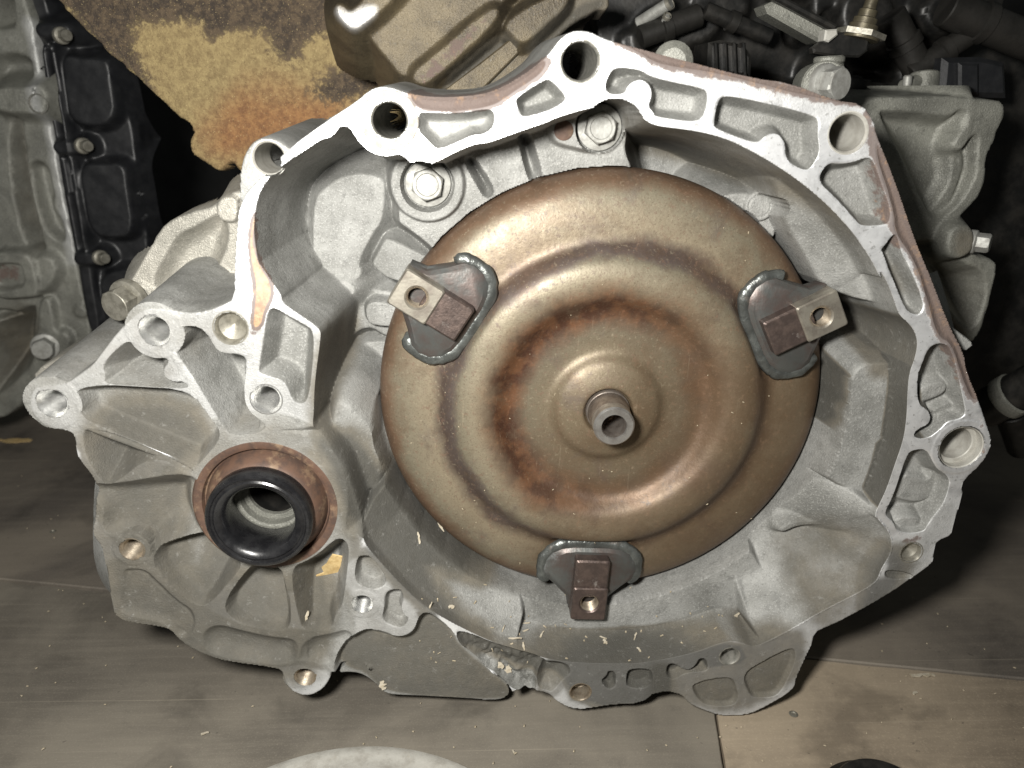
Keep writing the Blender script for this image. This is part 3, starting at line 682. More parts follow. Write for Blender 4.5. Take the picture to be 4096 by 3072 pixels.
# ---- holes: (picture centre, radius mm, kind)
HOLES = [((210, 1612), 6.6, 'thread', 13.5), ((620, 1322), 6.6, 'thread', 13.5), ((1065, 1597), 6.6, 'thread', 0), ((528, 2197), 5.4, 'dull', 9.5), ((1220, 2708), 5.6, 'dull', 12.2), ((1449, 2416), 5.2, 'thread', 9)]
for c, r, kd, boss in HOLES:
    p = at(*c, 0)
    if boss: H.circ(p[:2], boss, 0.0, slope=14, k=1.2, kt=0.1)
for c, r in (((2320, 245), 7.4), ((1558, 482), 7.2), ((3392, 532), 7.8), ((3845, 1790), 11.0)):
    p = at(*c, 0)
    if c[0] == 3845: H.circ(p[:2], 15, 0.0, slope=10, k=1, kt=0.1)
pe = at(1076, 633, -9)
for c, r, z in ((at(2320, 245, 0), 7.4, 0), (at(1558, 482, 0), 7.2, 0), (at(3392, 532, 0), 7.8, 0), (at(3845, 1790, 0), 11, 0), (pe, 6.6, -9)):
    H.circ(c[:2], r + 0.5, -400, kind='dn', top=z, slope=120, k=0, kt=0)
for c, r, kd, boss in HOLES: H.circ(at(*c, 0)[:2], r + 0.5, -400, kind='dn', top=0, slope=120, k=0, kt=0)
for c, r in (((922, 1312), 7.0), ((2322, 2768), 5.2), ((2918, 2625), 4.9), ((3645, 2210), 5.3)):
    H.circ(at(*c, 0)[:2], r + 0.4, -400, kind='dn', top=0, slope=120, k=0, kt=0)
H.circ(sb[:2], 34, -400, kind='dn', top=-4, slope=120, k=0, kt=0)

# ---- finish: machined skins (0), rust (1), grime and dark tone (2)
ALL = np.array([[-200, -200], [4400, -200], [4400, 3300], [-200, 3300]], float)
H.mask(0, OUT, 0, soft=0.6, zmin=-2.5)
H.mask(0, Z("B 20 760 25 640 70 500 120 380 190 310 290 270 390 280 480 320 570 385 700 420 600 620 300 800 120 1000"), -9, zmin=-9.7)
# cast (not machined) skin on the lower left webs
H.mask(0, Z("4 545 1560 500 1130 1240 1400 1300 2200 | 7 1380 160 1000 270 980 380 1250 660 1380 740 1860 800 2100 790 2200 900 2080 1030 1860 970 1750 1020 1440 980 1180 880 1080 780 790 730 760 500 900 370 720 200 660 100"), 0, soft=3, mode='cut', val=0.85)
H.mask(0, Z("E 1700 640 2100 560 2000 950 1830 1050 1780 1200 1700 1300 1500 1360 1340 1300 1400 1000 1480 960 1740 930"), 0, soft=4, mode='cut', val=0.7)
th_ = np.linspace(0, 2 * np.pi, 32, endpoint=False)
H.masks.append((0, np.c_[sb[0] + 50 * np.cos(th_), sb[1] + 50 * np.sin(th_)], 3.0, 1.0, -1e9, 1e9, 'cut'))
H.masks.append((2, np.c_[sb[0] + 52 * np.cos(th_), sb[1] + 52 * np.sin(th_)], 8.0, 0.6, -1e9, 1e9, 'set'))
H.mask(0, Z("P 400 2250 640 2250 900 2520 1180 2560 1380 2480 1400 2680 1330 2690 1240 2600 1140 2660 700 2570 450 2500"), 0, soft=4, mode='cut', val=0.9)
H.mask(0, Z("8 1300 900 2212 900 2212 1400 1300 1400"), 0, soft=3, mode='cut', val=0.62)
H.mask(0, Z("9 0 950 500 880 900 760 1300 540 1500 480 1750 460 1300 800 950 1400 0 1400"), 0, soft=5, mode='cut', val=0.5)
H.mask(0, Z("P 340 1960 500 1960 760 2060 1000 2240 1330 2240 1400 2440 1400 2700 1150 2800 600 2600 330 2300"), 0, soft=5, mode='cut', val=0.7)
H.mask(0, Z("P 60 1200 980 1200 1000 1260 1060 1260 1300 1240 1320 1720 1100 1760 700 1780 60 1780"), 0, soft=4, mode='cut', val=0.78)
H.mask(0, Z("8 100 150 700 600 700 900 200 900 60 700"), 0, soft=4, mode='cut', val=0.75)
# rust
H.mask(1, Z("2 500 540 640 590 800 600 980 585 1200 490 1380 350 1440 380 1400 470 1290 545 1180 620 1060 690 850 715 700 712 590 690 535 640"), 0, soft=1.2, val=1.1)
H.mask(1, Z("2 1780 240 | 3 0 280 230 340 620 440 1240 590 1260 650 1000 600 700 530 400 450 100 410 0 375 | 2 2000 360"), 0, soft=3.0, val=1.15)
H.mask(1, Z("2 1830 250 | 3 0 290 620 450 1250 600 1340 760 1300 800 1180 680 1000 660 700 590 400 510 100 430 0 410 | 2 2000 400"), 0, soft=6.0, val=0.42)
H.mask(0, Z("2 1830 250 | 3 0 290 620 450 1250 600 1340 800 1330 1000 1250 900 1100 700 1000 660 700 590 400 510 100 430 0 410 | 2 2000 400"), 0, soft=6.0, mode='cut', val=0.55)
H.mask(1, Z("3 1260 620 1350 780 1470 1060 1580 1390 1690 1659 | 6 1720 230 1800 440 1890 610 1970 880 1890 920 1830 760 1760 580 1690 520 1630 320 1540 40 | 3 1400 1380 1390 1150 1300 930 1280 800"), 0, soft=3.0, val=1.15)
H.mask(1, Z("B 90 900 130 800 160 900 120 1150 60 1200"), 0, soft=2, val=0.28)
H.mask(1, Z("4 1555 0 1610 0 1650 110 1720 230 1720 330 1680 390 1660 470 1600 480 1590 420 1610 300"), 0, soft=1.2, val=1.0)
H.mask(1, Z("4 1590 470 1660 470 1650 560 1580 600 1560 560"), 0, soft=3, val=0.5)
H.mask(1, Z("B 60 1200 150 1300 190 1500 250 1700 130 1700 60 1500"), 0, soft=2.0, val=0.34)
H.mask(1, Z("6 1880 880 1990 1000 2040 1150 1990 1230 1880 1330 1840 1400 1860 1450 1780 1480 1830 1350 1930 1250 1920 1060"), 0, soft=4, val=0.45)
H.mask(1, Z("E 1480 960 1720 930 1700 1040 1560 1060 1440 1060"), 0, soft=3, val=0.6)
H.mask(1, Z("4 470 1100 1240 1370 1290 1500 1270 2000 | 7 1000 200 760 180 660 20"), 0, soft=12, val=0.22, zmax=-4)
H.mask(1, Z("P 990 960 1012 850 1034 860 1018 940 1022 1000 1050 1070 1088 1130 1092 1190 1064 1240 1050 1310 1004 1320 1012 1220 1020 1140 1000 1060"), 0, soft=1.5, val=1.6, zmin=-1.5)
# grime, and darker tone over the bell walls, bands and hollows
H.mask(2, Z("P 60 1200 900 1230 960 1300 960 1480 700 1500 640 1760 60 1780"), 0, soft=6, val=0.45)
H.mask(2, Z("8 100 150 700 600 700 900 200 900 60 700"), 0, soft=6, val=0.5)
H.mask(2, Z("8 60 930 240 765 370 800 480 832 560 800 595 690 650 668 815 800 850 880 1020 1030 1200 1170 1110 1235 380 1190 250 1050 160 1030"), -9, soft=2, val=1.25)
H.mask(2, Z("C 780 300 900 250 1010 450 1020 900 950 1300 800 1659 680 1500 700 1000"), -12, soft=6, val=1.2)
H.mask(2, Z("D 0 -60 500 200 800 700 900 600 1330 1000 1900 1500 2212 1659 2000 1900 1500 1700 900 1500 560 1250 400 600"), -13, soft=7, val=2.2)
H.mask(2, Z("P 1300 1760 1420 1740 1520 1950 1540 2050 1660 2150 1740 2330 1830 2430 1980 2530 2060 2610 1850 2510 1620 2340 1490 2190 1400 2080"), -10, soft=7, val=1.9)
H.mask(2, Z("8 560 560 720 510 960 690 1160 780 1560 840 2212 800 | 9 460 760 560 920 250 960 0 1020 | 8 1500 990 1100 880 800 740"), -18, soft=3, val=1.7)
H.mask(2, Z("9 1050 600 1250 450 1350 250 1450 330 1400 450 1330 560 1100 660"), -40, soft=5, val=0.9)
H.mask(2, Z("9 640 330 900 120 1150 60 1340 200 1430 300 1400 430 1330 560 1150 650 900 780 860 740 760 560"), -34, soft=10, val=0.75)
H.mask(2, Z("9 1250 250 1360 200 1440 320 1410 420 1340 560 1150 650 1100 560"), -20, soft=8, val=1.7)
H.mask(2, Z("P 1180 1720 1480 1700 1540 1950 1530 2000 1560 2300 1480 2250 1380 2120 1350 1880 1200 1760"), -15, soft=8, val=1.1)
H.mask(2, Z("9 640 330 800 280 900 500 950 700 860 740 760 560"), -43, soft=6, val=0.5)
H.mask(2, Z("B 180 1300 250 900 600 520 1000 290 1700 480 1900 620 1650 740 1300 690 1000 800 850 1100 840 1659 300 1659"), -35, soft=8, val=0.2)
H.mask(2, Z("8 1330 990 1500 1000 1560 1080 1440 1200 1330 1170"), -5, soft=2, val=0.8)
H.mask(2, Z("9 0 1000 500 900 900 800 960 950 860 1180 500 1360 200 1280 0 1230"), 0, soft=6, val=1.15)
H.mask(2, Z("8 1430 1000 2212 960 2212 1250 1600 1300"), 0, soft=4, val=1.7)
H.mask(2, Z("4 480 870 1240 880 1420 1170 1260 1360 1240 2000 | 7 1300 150 1400 250 2150 350 2150 800 2000 1000 1700 1000 1100 850 780 700 700 300"), -15, soft=10, val=1.3)
H.mask(2, Z("2 1860 650 2000 760 2212 820 | 3 600 910 960 1150 1300 1540 1350 1659 1250 1659 1000 1300 500 1060 0 960 | 2 1920 1000"), -40, soft=5, val=0.95)
H.mask(2, Z("G 1110 820 1120 900 1130 1100 1085 1400 1050 1659 1330 1659 1400 1000 1300 800"), -12, soft=1.0, val=1.8)
H.mask(2, Z("E 1270 0 1200 300 1100 560 1260 620 1420 300 1500 0"), -12, soft=1.0, val=1.8)
H.mask(2, Z("G 1160 230 1230 400 1400 600 1420 720 1310 950 1280 1659 1175 1659 1185 860 1000 820 1010 500"), -12, soft=2, val=1.35)
H.mask(2, Z("G 380 740 768 870 720 1400 625 1659 300 1659 350 1300"), -14, soft=1.0, val=2.0, zmax=-15.2)
H.mask(2, Z("G 560 180 1020 290 1160 400 1100 760 700 830 580 750"), -50, soft=4, val=1.0)
H.build("bell_housing", OUT, WALLZ, 'cast', gearbox, cutbelow=WALLZ, relief_noise=0.18, sharp_deg=48)

# ---- linings of the holes
for c, r, kd, boss in HOLES:
    bore("threaded_hole", at(*c, 0), r, 30, 'thread' if kd == 'thread' else 'dullthread', gearbox)
bore("bolt_hole", at(2320, 245, 0), 7.4, 60, 'bore', gearbox, thread=False, bottom=False)
bore("bolt_hole", at(1558, 482, 0), 7.2, 60, 'bore', gearbox, thread=False, bottom=False)
V, Fc = lathe(at(1558, 482, 0), (0, 0, 1), [(8.4, 0.02), (8.6, 0.35), (12.0, 0.35), (12.4, 0.02)], 48)
mk("spot_face", V, Fc, mat_steel("spot_face_metal", (0.34, 0.32, 0.29), (0.24, 0.215, 0.19), 0.6, 0.2), gearbox)
bore("bolt_hole", at(3392, 532, 0), 7.8, 40, 'pale', gearbox, thread=False, bottom=False)
bore("bolt_hole", at(3845, 1790, 0), 8.6, 40, 'pale', gearbox, thread=False, bottom=False, counter=(11.0, 5.0))
bore("ear_hole", pe, 6.6, 26, 'pale', gearbox, thread=False, bottom=False)
bore("dowel_hole", at(922, 1312, 0), 7.0, 4.0, 'oldbolt', gearbox, thread=False)
bore("dowel_hole", at(3645, 2210, 0), 5.3, 3.0, 'oldbolt', gearbox, thread=False)
bore("plain_hole", at(2322, 2768, 0), 5.2, 9, 'dullthread', gearbox, thread=False)
bore("plain_hole", at(2918, 2625, 0), 4.9, 9, 'bore', gearbox, thread=False)
hexbolt("hex_bolt", bp1 + [0, 0, -8.0], (0, 0, 1), 7.6, 7.5, 'bolt', gearbox, washer=1.5)
hexbolt("hex_bolt", bp2 + [0, 0, -10.0], (0, 0, 1), 7.3, 7.5, 'bolt', gearbox, washer=1.5)
V, Fc = lathe(at(2255, 522, -35.6), (0, 0, 1), [(4.6, -2), (4.6, 0.1), (4.2, 0.25), (0.02, 0.1)], 32)
mk("core_plug", V, Fc, 'rustring', gearbox)

# ---- drive shaft oil seal: rusted steel cup, black rubber lip tube, bearing behind
cup = sb + [0, 0, 2.6]
V, Fc = lathe(cup, (0, 0, 1), [(36.8, -6), (36.6, 0.6), (35.6, 1.5), (33.4, 1.6), (31.8, 0.9), (31.0, -1.8), (30.4, -2.0), (29.9, 0.2), (28.8, 3.4), (27.4, 6.4), (26.2, 8.0), (25.4, 8.6), (24.5, 2), (22, -8), (22, -30)], 96)
seal = mk("oil_seal", V, Fc, 'rustring', gearbox)
V, Fc = lathe(cup, (0, 0, 1), [(25.4, 5.0), (25.9, 8.2), (26.0, 13.0), (25.6, 15.6), (24.6, 16.8), (23.4, 16.9), (22.8, 16.0), (21.9, 15.9), (21.0, 16.5), (19.0, 15.8), (17.2, 13.4), (16.2, 9.0), (16.6, 2.0), (18.5, -8.0)], 96)
mk("rubber_lip", V, Fc, 'rubber', seal)
V, Fc = lathe(cup, (0, 0, 1), [(18.6, -7.8), (18.2, -9), (16.6, -9.4), (16.2, -14), (13.4, -14.2), (13.2, -16.5)], 64)
mk("inner_race", V, Fc, 'greycast', gearbox)
V, Fc = lathe(cup, (0, 0, 1), [(13.25, -16.3), (13.0, -26), (12.6, -44), (12.0, -45), (0.05, -45)], 64)
mk("shaft_bore", V, Fc, 'blackmetal', gearbox)
th = np.linspace(0.55, 1.75, 40); tv = []; tf = []
for i, a in enumerate(th):
    ri = 8.2 if i % 4 in (0, 1) else 7.0
    tv += [[cup[0] + ri * math.cos(a), cup[1] + ri * math.sin(a), -38.0], [cup[0] + 12.4 * math.cos(a), cup[1] + 12.4 * math.sin(a), -37.0]]
    if i: tf.append((2 * i - 2, 2 * i, 2 * i + 1, 2 * i - 1))
mk("bearing_cage", tv, tf, 'pale', gearbox)

# ---- rear cover casting seen beyond the left edge
R = Relief(0.8, wob=0.3)
RC = Z("1 1540 1200 1480 1210 1400 1230 1360 1300 1200 1340 1090 1380 1010 1450 900 1640 | 4 850 150 800 215 745 290 740 380 780 440 740 500 700 500 400 660 200 770 230 850 400 900 600 900 900 700 1500 600 1560 300 1560 0")
R.up(RC, -70, slope=20, k=1, it=1)
R.down(Z("1 1400 1330 1250 1420 1120 1480 1050 1600 990 1700 | 4 960 200 1000 290 1300 280 1360 160 1430 0 | 1 1450 1500 1440 1400"), -78, top=-70, slope=1.4, k=5)
R.down(Z("4 700 520 860 440 1000 400 1300 420 1400 500 600 800 240 780 400 680"), Tilt(-76, at(430, 1430, -70), 0.0, -0.25), top=-70, slope=1.2, k=4, kt=0)
R.down(Z("4 720 470 800 420 880 400 900 440 740 560 660 560"), -84, top=-70, slope=2.5, k=4)
R.up(Z("1 1365 1310 1390 1260 1430 1240 1500 1250 1500 1400 1430 1405 1380 1380"), -66, slope=5, k=1.0)
R.up(Z("4 740 380 745 300 800 230 880 210 960 250 960 340 900 400 800 420"), -68, slope=3, k=2.5)
R.mask(2, Z("4 500 500 800 400 1000 420 1200 500 700 800 400 900 200 800"), -75, soft=8, val=0.6)
R.mask(1, Z("4 1300 250 1480 250 1480 330 1380 380 1250 380"), -70, soft=5, val=0.5)
R.mask(1, Z("4 700 380 780 380 760 460 690 480"), -70, soft=4, val=0.9)
R.build("rear_cover", RC, -112, 'cover', gearbox, cutbelow=-112, relief_noise=0.5)
hexbolt("hex_bolt", at(515, 1198, -67), (-0.32, -0.12, 0.94), 8.6, 11, 'oldbolt', gearbox, washer=1.32, dish=False)

# ------------------------------------------------------------------ torque converter
conv = thing("torque_converter", "bronze-brown heat-tinted torque converter disc seated in the bell mouth of the gearbox", "torque converter", (0, 0, -40))
Z0 = ZL
prof = [(118.5, -48), (120.8, -40), (121.2, -34), (120.6, -29), (118.6, -24.5), (115.2, -20.8), (110.5, -18.2), (104.5, -16.6), (98, -15.6), (92.5, -15.2), (89.0, -14.9), (86.2, -13.9), (83.6, -11.6), (81.0, -8.8), (78.4, -6.8), (75.2, -5.5), (71.0, -4.8), (66.5, -4.8), (62.5, -5.6),
        (59.4, -7.3), (56.8, -9.6), (54.4, -11.6), (51.6, -12.9), (48.0, -13.3), (42, -13.1), (34, -13.0), (31.2, -12.6), (29.0, -11.4), (27.0, -9.6), (25.0, -8.4), (22, -7.4), (19.0, -6.6), (16.0, -5.9), (13.0, -5.6), (12.4, -7.6), (11.6, -9)]
# refine the profile for smooth shading
pr = np.array(prof, float)
for _ in range(2):
    mid = (pr[:-1] + pr[1:]) / 2; q = np.empty((len(pr) * 2 - 1, 2)); q[0::2] = pr; q[1::2] = mid
    q[2:-2:2] = (q[1:-3:2] + 2 * q[2:-2:2] + q[3:-1:2]) / 4; pr = q
V, Fc = lathe((0, 0, Z0), (0, 0, 1), pr, 240)
lugs_px = [(1668, 1192), (3288, 1268), (2358, 2415)]
LA = [math.atan2(*(at(x, y, ZL)[1::-1])) for x, y in lugs_px]
LR = 115.0
# pressed hollows under the lugs
for a in LA:
    u = np.array([math.cos(a), math.sin(a)]); v = np.array([-u[1], u[0]])
    r = V[:, 0] * u[0] + V[:, 1] * u[1]; t = V[:, 0] * v[0] + V[:, 1] * v[1]
    d = np.maximum(np.abs(t) - 30 + np.maximum(0, (98 - r)) * 0.55, 81.0 - r); w = np.clip(0.5 - d / 5.5, 0, 1); w = w * w * (3 - 2 * w)
    cap = Z0 - 15.5
    V[:, 2] = V[:, 2] + w * (np.minimum(V[:, 2], cap) - V[:, 2])
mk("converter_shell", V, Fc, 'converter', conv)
V, Fc = lathe((0, 0, Z0), (0, 0, 1), [(11.6, -10), (11.55, -6.6), (11.2, -6.1), (10.9, -5.9), (10.5, 2.0), (10.35, 6.2), (10.2, 6.6), (10.15, 12.4), (9.4, 13.2), (6.6, 13.2), (6.1, 12.4), (6.0, 4), (5.9, -14.0), (3.0, -15.0), (2.2, -15.2), (1.8, -17.5), (0.02, -18.5)], 64)
mk("pilot_hub", V, Fc, mat_steel("hub_steel", (0.34, 0.30, 0.265), (0.22, 0.185, 0.16), 0.38, 0.8, 240), conv)
V, Fc = lathe((0, 0, Z0), (0, 0, 1), [(10.3, 6.4), (10.32, 12.2), (9.45, 13.3), (6.5, 13.3), (6.1, 12.5)], 64)
mk("hub_rim", V, Fc, mat_steel("worn_hub_rim", (0.50, 0.49, 0.465), (0.34, 0.32, 0.30), 0.36, 0.85, 240), conv)

def radial(a, pts):                       # (radial, tangential) -> place x,y
    u = np.array([math.cos(a), math.sin(a)]); v = np.array([-u[1], u[0]])
    return np.array([u * r + v * t for r, t in pts])

def loft(a, rings):
    """rings: list of (outline in (r,t), z) skinned together, first and last capped"""
    V = []; Fc = []; n = len(rings[0][0])
    for P, z in rings:
        xy = radial(a, P); zz = np.broadcast_to(np.asarray(z, float), (n,))
        V += [[x, y, h] for (x, y), h in zip(xy, zz)]
    for k in range(len(rings) - 1):
        for i in range(n):
            j = (i + 1) % n; Fc.append((k * n + i, k * n + j, (k + 1) * n + j, (k + 1) * n + i))
    Fc.append([(len(rings) - 1) * n + i for i in range(n)]); return np.array(V), Fc

def rrect(r0, r1, hw, rad=1.2, n=4, taper=0.0):
    pts = []
    for cx, cy, s in ((r1 - rad, hw - rad - taper, 0), (r0 + rad, hw - rad, 1), (r0 + rad, -hw + rad, 2), (r1 - rad, -hw + rad + taper, 3)):
        for k in range(n + 1):
            b = s * math.pi / 2 + k / n * math.pi / 2
            pts.append((cx + rad * math.cos(b), cy + rad * math.sin(b)))
    return pts

def shrink(P, e):
    P = np.array(P); c = P.mean(0); d = P - c
    s = np.maximum(np.abs(d).max(0), 1e-6); return c + d * (1 - e / s)

for i, a in enumerate(LA):
    # welded foot: wide on the converter, tapering outwards to the strap
    foot = np.array([(85, 17), (84, 10), (84, 0), (84, -10), (85, -17), (88, -22.5), (93, -26), (99, -27), (104, -25.5), (110, -19), (117.5, -12.0), (125.6, -10.6), (125.9, 0), (125.6, 10.6), (117.5, 12.0), (110, 19), (104, 25.5), (99, 27), (93, 26), (88, 22.5)])
    zf = np.array([-9.5] * 10 + [-9.5] * 10)
    Vf, Ff = loft(a, [(foot, Z0 - 20.0), (foot, Z0 - 11.0), (shrink(foot, 0.8), Z0 - 9.6), (shrink(foot, 3.5), Z0 - 8.2)])
    lug = mk("mounting_lug", Vf, Ff, 'weldplate', conv, sharp=28)
    st = rrect(88.0, 112, 9.6, 1.2)
    Vs, Fs = loft(a, [(st, Z0 - 10), (st, Z0 - 2.4), (shrink(st, 0.9), Z0 - 1.5)])
    mk("strap", Vs, Fs, 'lug', lug, sharp=28)
    # threaded pad: square block with a real hole through its face
    sq = rrect(104.9, 126.2, 9.9, 1.3); dens = []
    for p_, q_ in zip(sq, sq[1:] + sq[:1]):
        m_ = max(1, int(math.hypot(q_[0] - p_[0], q_[1] - p_[1]) / 1.2)); dens += [(p_[0] + (q_[0] - p_[0]) * t_ / m_, p_[1] + (q_[1] - p_[1]) * t_ / m_) for t_ in range(m_)]
    sq = dens; n = len(sq); hr = 5.2
    cen = np.array([LR, 0.0]); ang = [math.atan2(t, r - LR) for r, t in sq]
    hole = [(LR + (hr + 0.9) * math.cos(b), (hr + 0.9) * math.sin(b)) for b in ang]
    hole2 = [(LR + hr * math.cos(b), hr * math.sin(b)) for b in ang]
    Vp, Fp = loft(a, [(sq, Z0 - 14), (sq, Z0 - 0.8), (shrink(sq, 0.7), Z0), (hole, Z0), (hole2, Z0 - 0.9), (hole2, Z0 - 9)])
    pad = mk("threaded_pad", Vp, Fp[:-1], 'lugpad' if i < 2 else 'lug', lug, sharp=28)
    prf = []; zz = -0.9
    while zz > -9: prf += [(hr - 0.02, zz), (hr - 0.75, zz - 0.8)]; zz -= 1.6
    cxy = radial(a, [(LR, 0)])[0]
    Vt, Ft = lathe((cxy[0], cxy[1], Z0), (0, 0, 1), prf + [(hr - 0.6, -11), (0.02, -14 if i == 0 else -20)], 28)
    mk("thread", Vt, Ft, 'dullthread', lug)
    # weld bead round the foot
    path = np.array([(108.5, 22), (104.5, 25.6), (98.8, 27.2), (92.6, 26.2), (87.8, 23), (84.6, 17.5), (83.5, 10), (83.4, 0), (83.5, -10), (84.6, -17.5), (87.8, -23), (92.6, -26.2), (98.8, -27.2), (104.5, -25.6), (108.5, -22)])
    pf = [path[0]]
    for p, q in zip(path[:-1], path[1:]): pf += [p + (q - p) * t for t in (0.2, 0.4, 0.6, 0.8, 1.0)]
    pf = np.array(pf); rng = np.random.RandomState(11 + i); Vb = []; Fb = []; m = 8
    for k, p in enumerate(pf):
        tg = pf[min(k + 1, len(pf) - 1)] - pf[max(k - 1, 0)]; tg /= np.linalg.norm(tg); nn = np.array([-tg[1], tg[0]])
        rad = 2.5 * (0.88 + 0.13 * math.sin(k * 0.45 + 1.7 * i) * math.sin(k * 0.19 + i) + 0.025 * rng.randn()); rad *= min(1, 0.35 + 0.3 * min(k, len(pf) - 1 - k))
        base = -11.8 + (-5.0 if p[0] > 108 else 0) - 0.12 * max(0, p[0] - 100)
        for j in range(m):
            b = j / m * 2 * math.pi; q = p + nn * rad * 1.75 * math.cos(b)
            xy = radial(a, [q])[0]; Vb.append([xy[0], xy[1], Z0 + base + rad * 1.0 * math.sin(b)])
    for k in range(len(pf) - 1):
        for j in range(m): Fb.append((k * m + j, k * m + (j + 1) % m, (k + 1) * m + (j + 1) % m, (k + 1) * m + j))
    mk("weld_bead", Vb, Fb, 'weld', lug, sharp=None)
# ------------------------------------------------------------------ floor of plywood sheets
FY = -187.0
def floor_pt(px, py, y=FY):
    u = RT @ np.array([(px - 2048) / F, -(py - 1536) / F, -1.0]); t = (y - CAM[1]) / u[1]; return CAM + u * t
ground = bpy.data.objects.new("floor", None); COL.objects.link(ground); ground["kind"] = "structure"; ground.location = Vector(l2w(np.array([0, FY - 20, 0.0])).tolist())
ja, jb = floor_pt(0, 2322), floor_pt(4096, 2722)
d = (jb - ja)[[0, 2]]; d /= np.linalg.norm(d); e = np.array([-d[1], d[0]]); e = e if e[1] > 0 else -e   # e: towards the viewer
seam = floor_pt(2872, 2900)[[0, 2]]; s0 = ja[[0, 2]] + d * ((seam - ja[[0, 2]]) @ d)
def sheet(name, corners, ytop, th, mat, seed):
    rng = np.random.RandomState(seed); top = []
    n = len(corners); P = []
    for k in range(n):
        a, b = np.array(corners[k]), np.array(corners[(k + 1) % n])
        m = max(2, min(60, int(np.linalg.norm(b - a) / 9)))
        for t in range(m):
            p = a + (b - a) * t / m; P.append(p + rng.randn(2) * 0.22)
    P = np.array(P); n = len(P); c = P.mean(0)
    V = [[x, ytop - th, z] for x, z in P] + [[x, ytop - 0.9, z] for x, z in P] + [[*(lambda q: (q[0], ytop, q[1]))(p + (c - p) / np.linalg.norm(c - p) * 0.9)] for p in P]
    Fc = []
    for k in range(2):
        for i in range(n):
            j = (i + 1) % n; Fc.append((k * n + i, k * n + j, (k + 1) * n + j, (k + 1) * n + i))
    Fc.append([2 * n + i for i in range(n)])
    return mk(name, V, Fc, mat, ground, sharp=30)
sheet("plywood_sheet", [s0 - d * 1200 + e * 0.6, s0 - d * 0.6 + e * 0.6, s0 - d * 0.6 + e * 900, s0 - d * 1200 + e * 900], FY, 12, 'ply1', 1)
sheet("plywood_sheet", [s0 + d * 0.6 + e * 0.6, s0 + d * 1200 + e * 0.6, s0 + d * 1200 + e * 900, s0 + d * 0.6 + e * 900], FY + 0.6, 12.6, 'ply2', 2)
sheet("plywood_sheet", [s0 - d * 1400 - e * 0.9, s0 - d * 1400 - e * 1300, s0 + d * 1400 - e * 1300, s0 + d * 1400 - e * 0.9], FY + 1.2, 13, 'ply3', 3)
V, Fc = prism([[-3000, -3000], [3000, -3000], [3000, 3000], [-3000, 3000]], -1, 0)
V = V[:, [0, 2, 1]] + [0, FY - 13, 0]
sub = mk("concrete_slab", V, [f[::-1] for f in Fc], mat_steel("dark_concrete", (0.05, 0.048, 0.045), (0.03, 0.03, 0.03), 0.8, 0.0, 12), ground, smooth=False)
for px, py in ((212, 2128), (3173, 2858)):
    p = floor_pt(px, py, FY + 1.2); V, Fc = lathe(p, (0, 1, 0), [(2.2, 0.05), (2.6, 0.5), (1.6, 0.8), (1.3, 0.2), (0.02, 0.2)], 16)
    mk("nail_head", V, Fc, 'oldbolt', ground)

# pale round cover lying on the floor at the lower edge
pc = thing("round_cover", "pale round domed cover lying on the plywood at the bottom edge of the photo", "cover", (-128, FY, 126))
V, Fc = lathe((-128, FY, 126), (0, 1, 0), [(104, 0.2), (105, 1.5), (105, 7), (104, 9), (101, 10), (97, 10.2), (94, 9.6), (90, 10.4), (70, 12.5), (40, 14), (15, 14.5), (0.02, 14.5)], 128)
mk("cover_disc", V, Fc, 'pale', pc)
V, Fc = lathe((-128, FY, 126), (0, 1, 0), [(16, 14), (16, 19), (14.5, 20.5), (11, 20.5), (10, 19), (10, 14.2)], 48)
mk("centre_collar", V, Fc, 'pale', pc)
q = floor_pt(3500, 3135, FY + 14)
cp = thing("rubber_mount", "black rubber mount with a flat top at the bottom right edge of the photo", "rubber mount", (q[0], FY, q[2] + 10))
V, Fc = lathe((q[0], FY + 0.7, q[2] + 10), (0, 1, 0), [(30, 0), (31, 3), (30, 8), (25, 11), (24, 15), (22.5, 17), (12, 17.2), (10.5, 16.5), (9.5, 10), (0.02, 10)], 48)
mk("rubber_body", V, Fc, 'blackmetal', cp)
V, Fc = lathe((q[0], FY + 0.7, q[2] + 10), (0, 1, 0), [(9.4, 9), (9.4, 18.5), (8.6, 19), (5, 19), (4.6, 18), (4.6, 9)], 32)
mk("sleeve", V, Fc, 'bolt', cp)

# ------------------------------------------------------------------ splinters and chaff
def ray_floor(px, py): return floor_pt(px, py, FY + 1.4)
rng = np.random.RandomState(4)
def chip(name, p, length, width, ang, tilt=(0, 0, 1), mat='straw', label="pale splinter of wood lying loose", group="loose wood splinters", th=0.5, seed=0):
    r = np.random.RandomState(seed); u, v, a = frame(tilt); c, s = math.cos(ang), math.sin(ang); U = u * c + v * s; Wd = -u * s + v * c
    n = 6; top = []
    for k in range(n + 1):
        t = k / n; hw = width / 2 * (0.35 + 0.65 * math.sin(math.pi * min(1, max(0.08, t * 0.9 + 0.05))) ** 0.6) * (1 + 0.25 * r.randn())
        cc = np.array(p) + U * (t - 0.5) * length + Wd * 0.12 * width * r.randn() + a * (th + 0.10 * length * (0.25 - (t - 0.5) ** 2) * r.rand())
        top.append((cc + Wd * hw, cc - Wd * hw))
    V = [x for q in top for x in q] + [x - a * th for q in top for x in q]; m = 2 * (n + 1); Fc = []
    for k in range(n):
        i = 2 * k; Fc += [(i, i + 1, i + 3, i + 2), (m + i, m + i + 2, m + i + 3, m + i + 1), (i, i + 2, m + i + 2, m + i), (i + 1, m + i + 1, m + i + 3, i + 3)]
    Fc += [(0, m, m + 1, 1), (2 * n, 2 * n + 1, m + 2 * n + 1, m + 2 * n)]
    o = mk(name, V, Fc, mat, None, smooth=False, origin=p)
    o["label"] = label; o["category"] = "splinter"
    if group: o["group"] = group
    return o
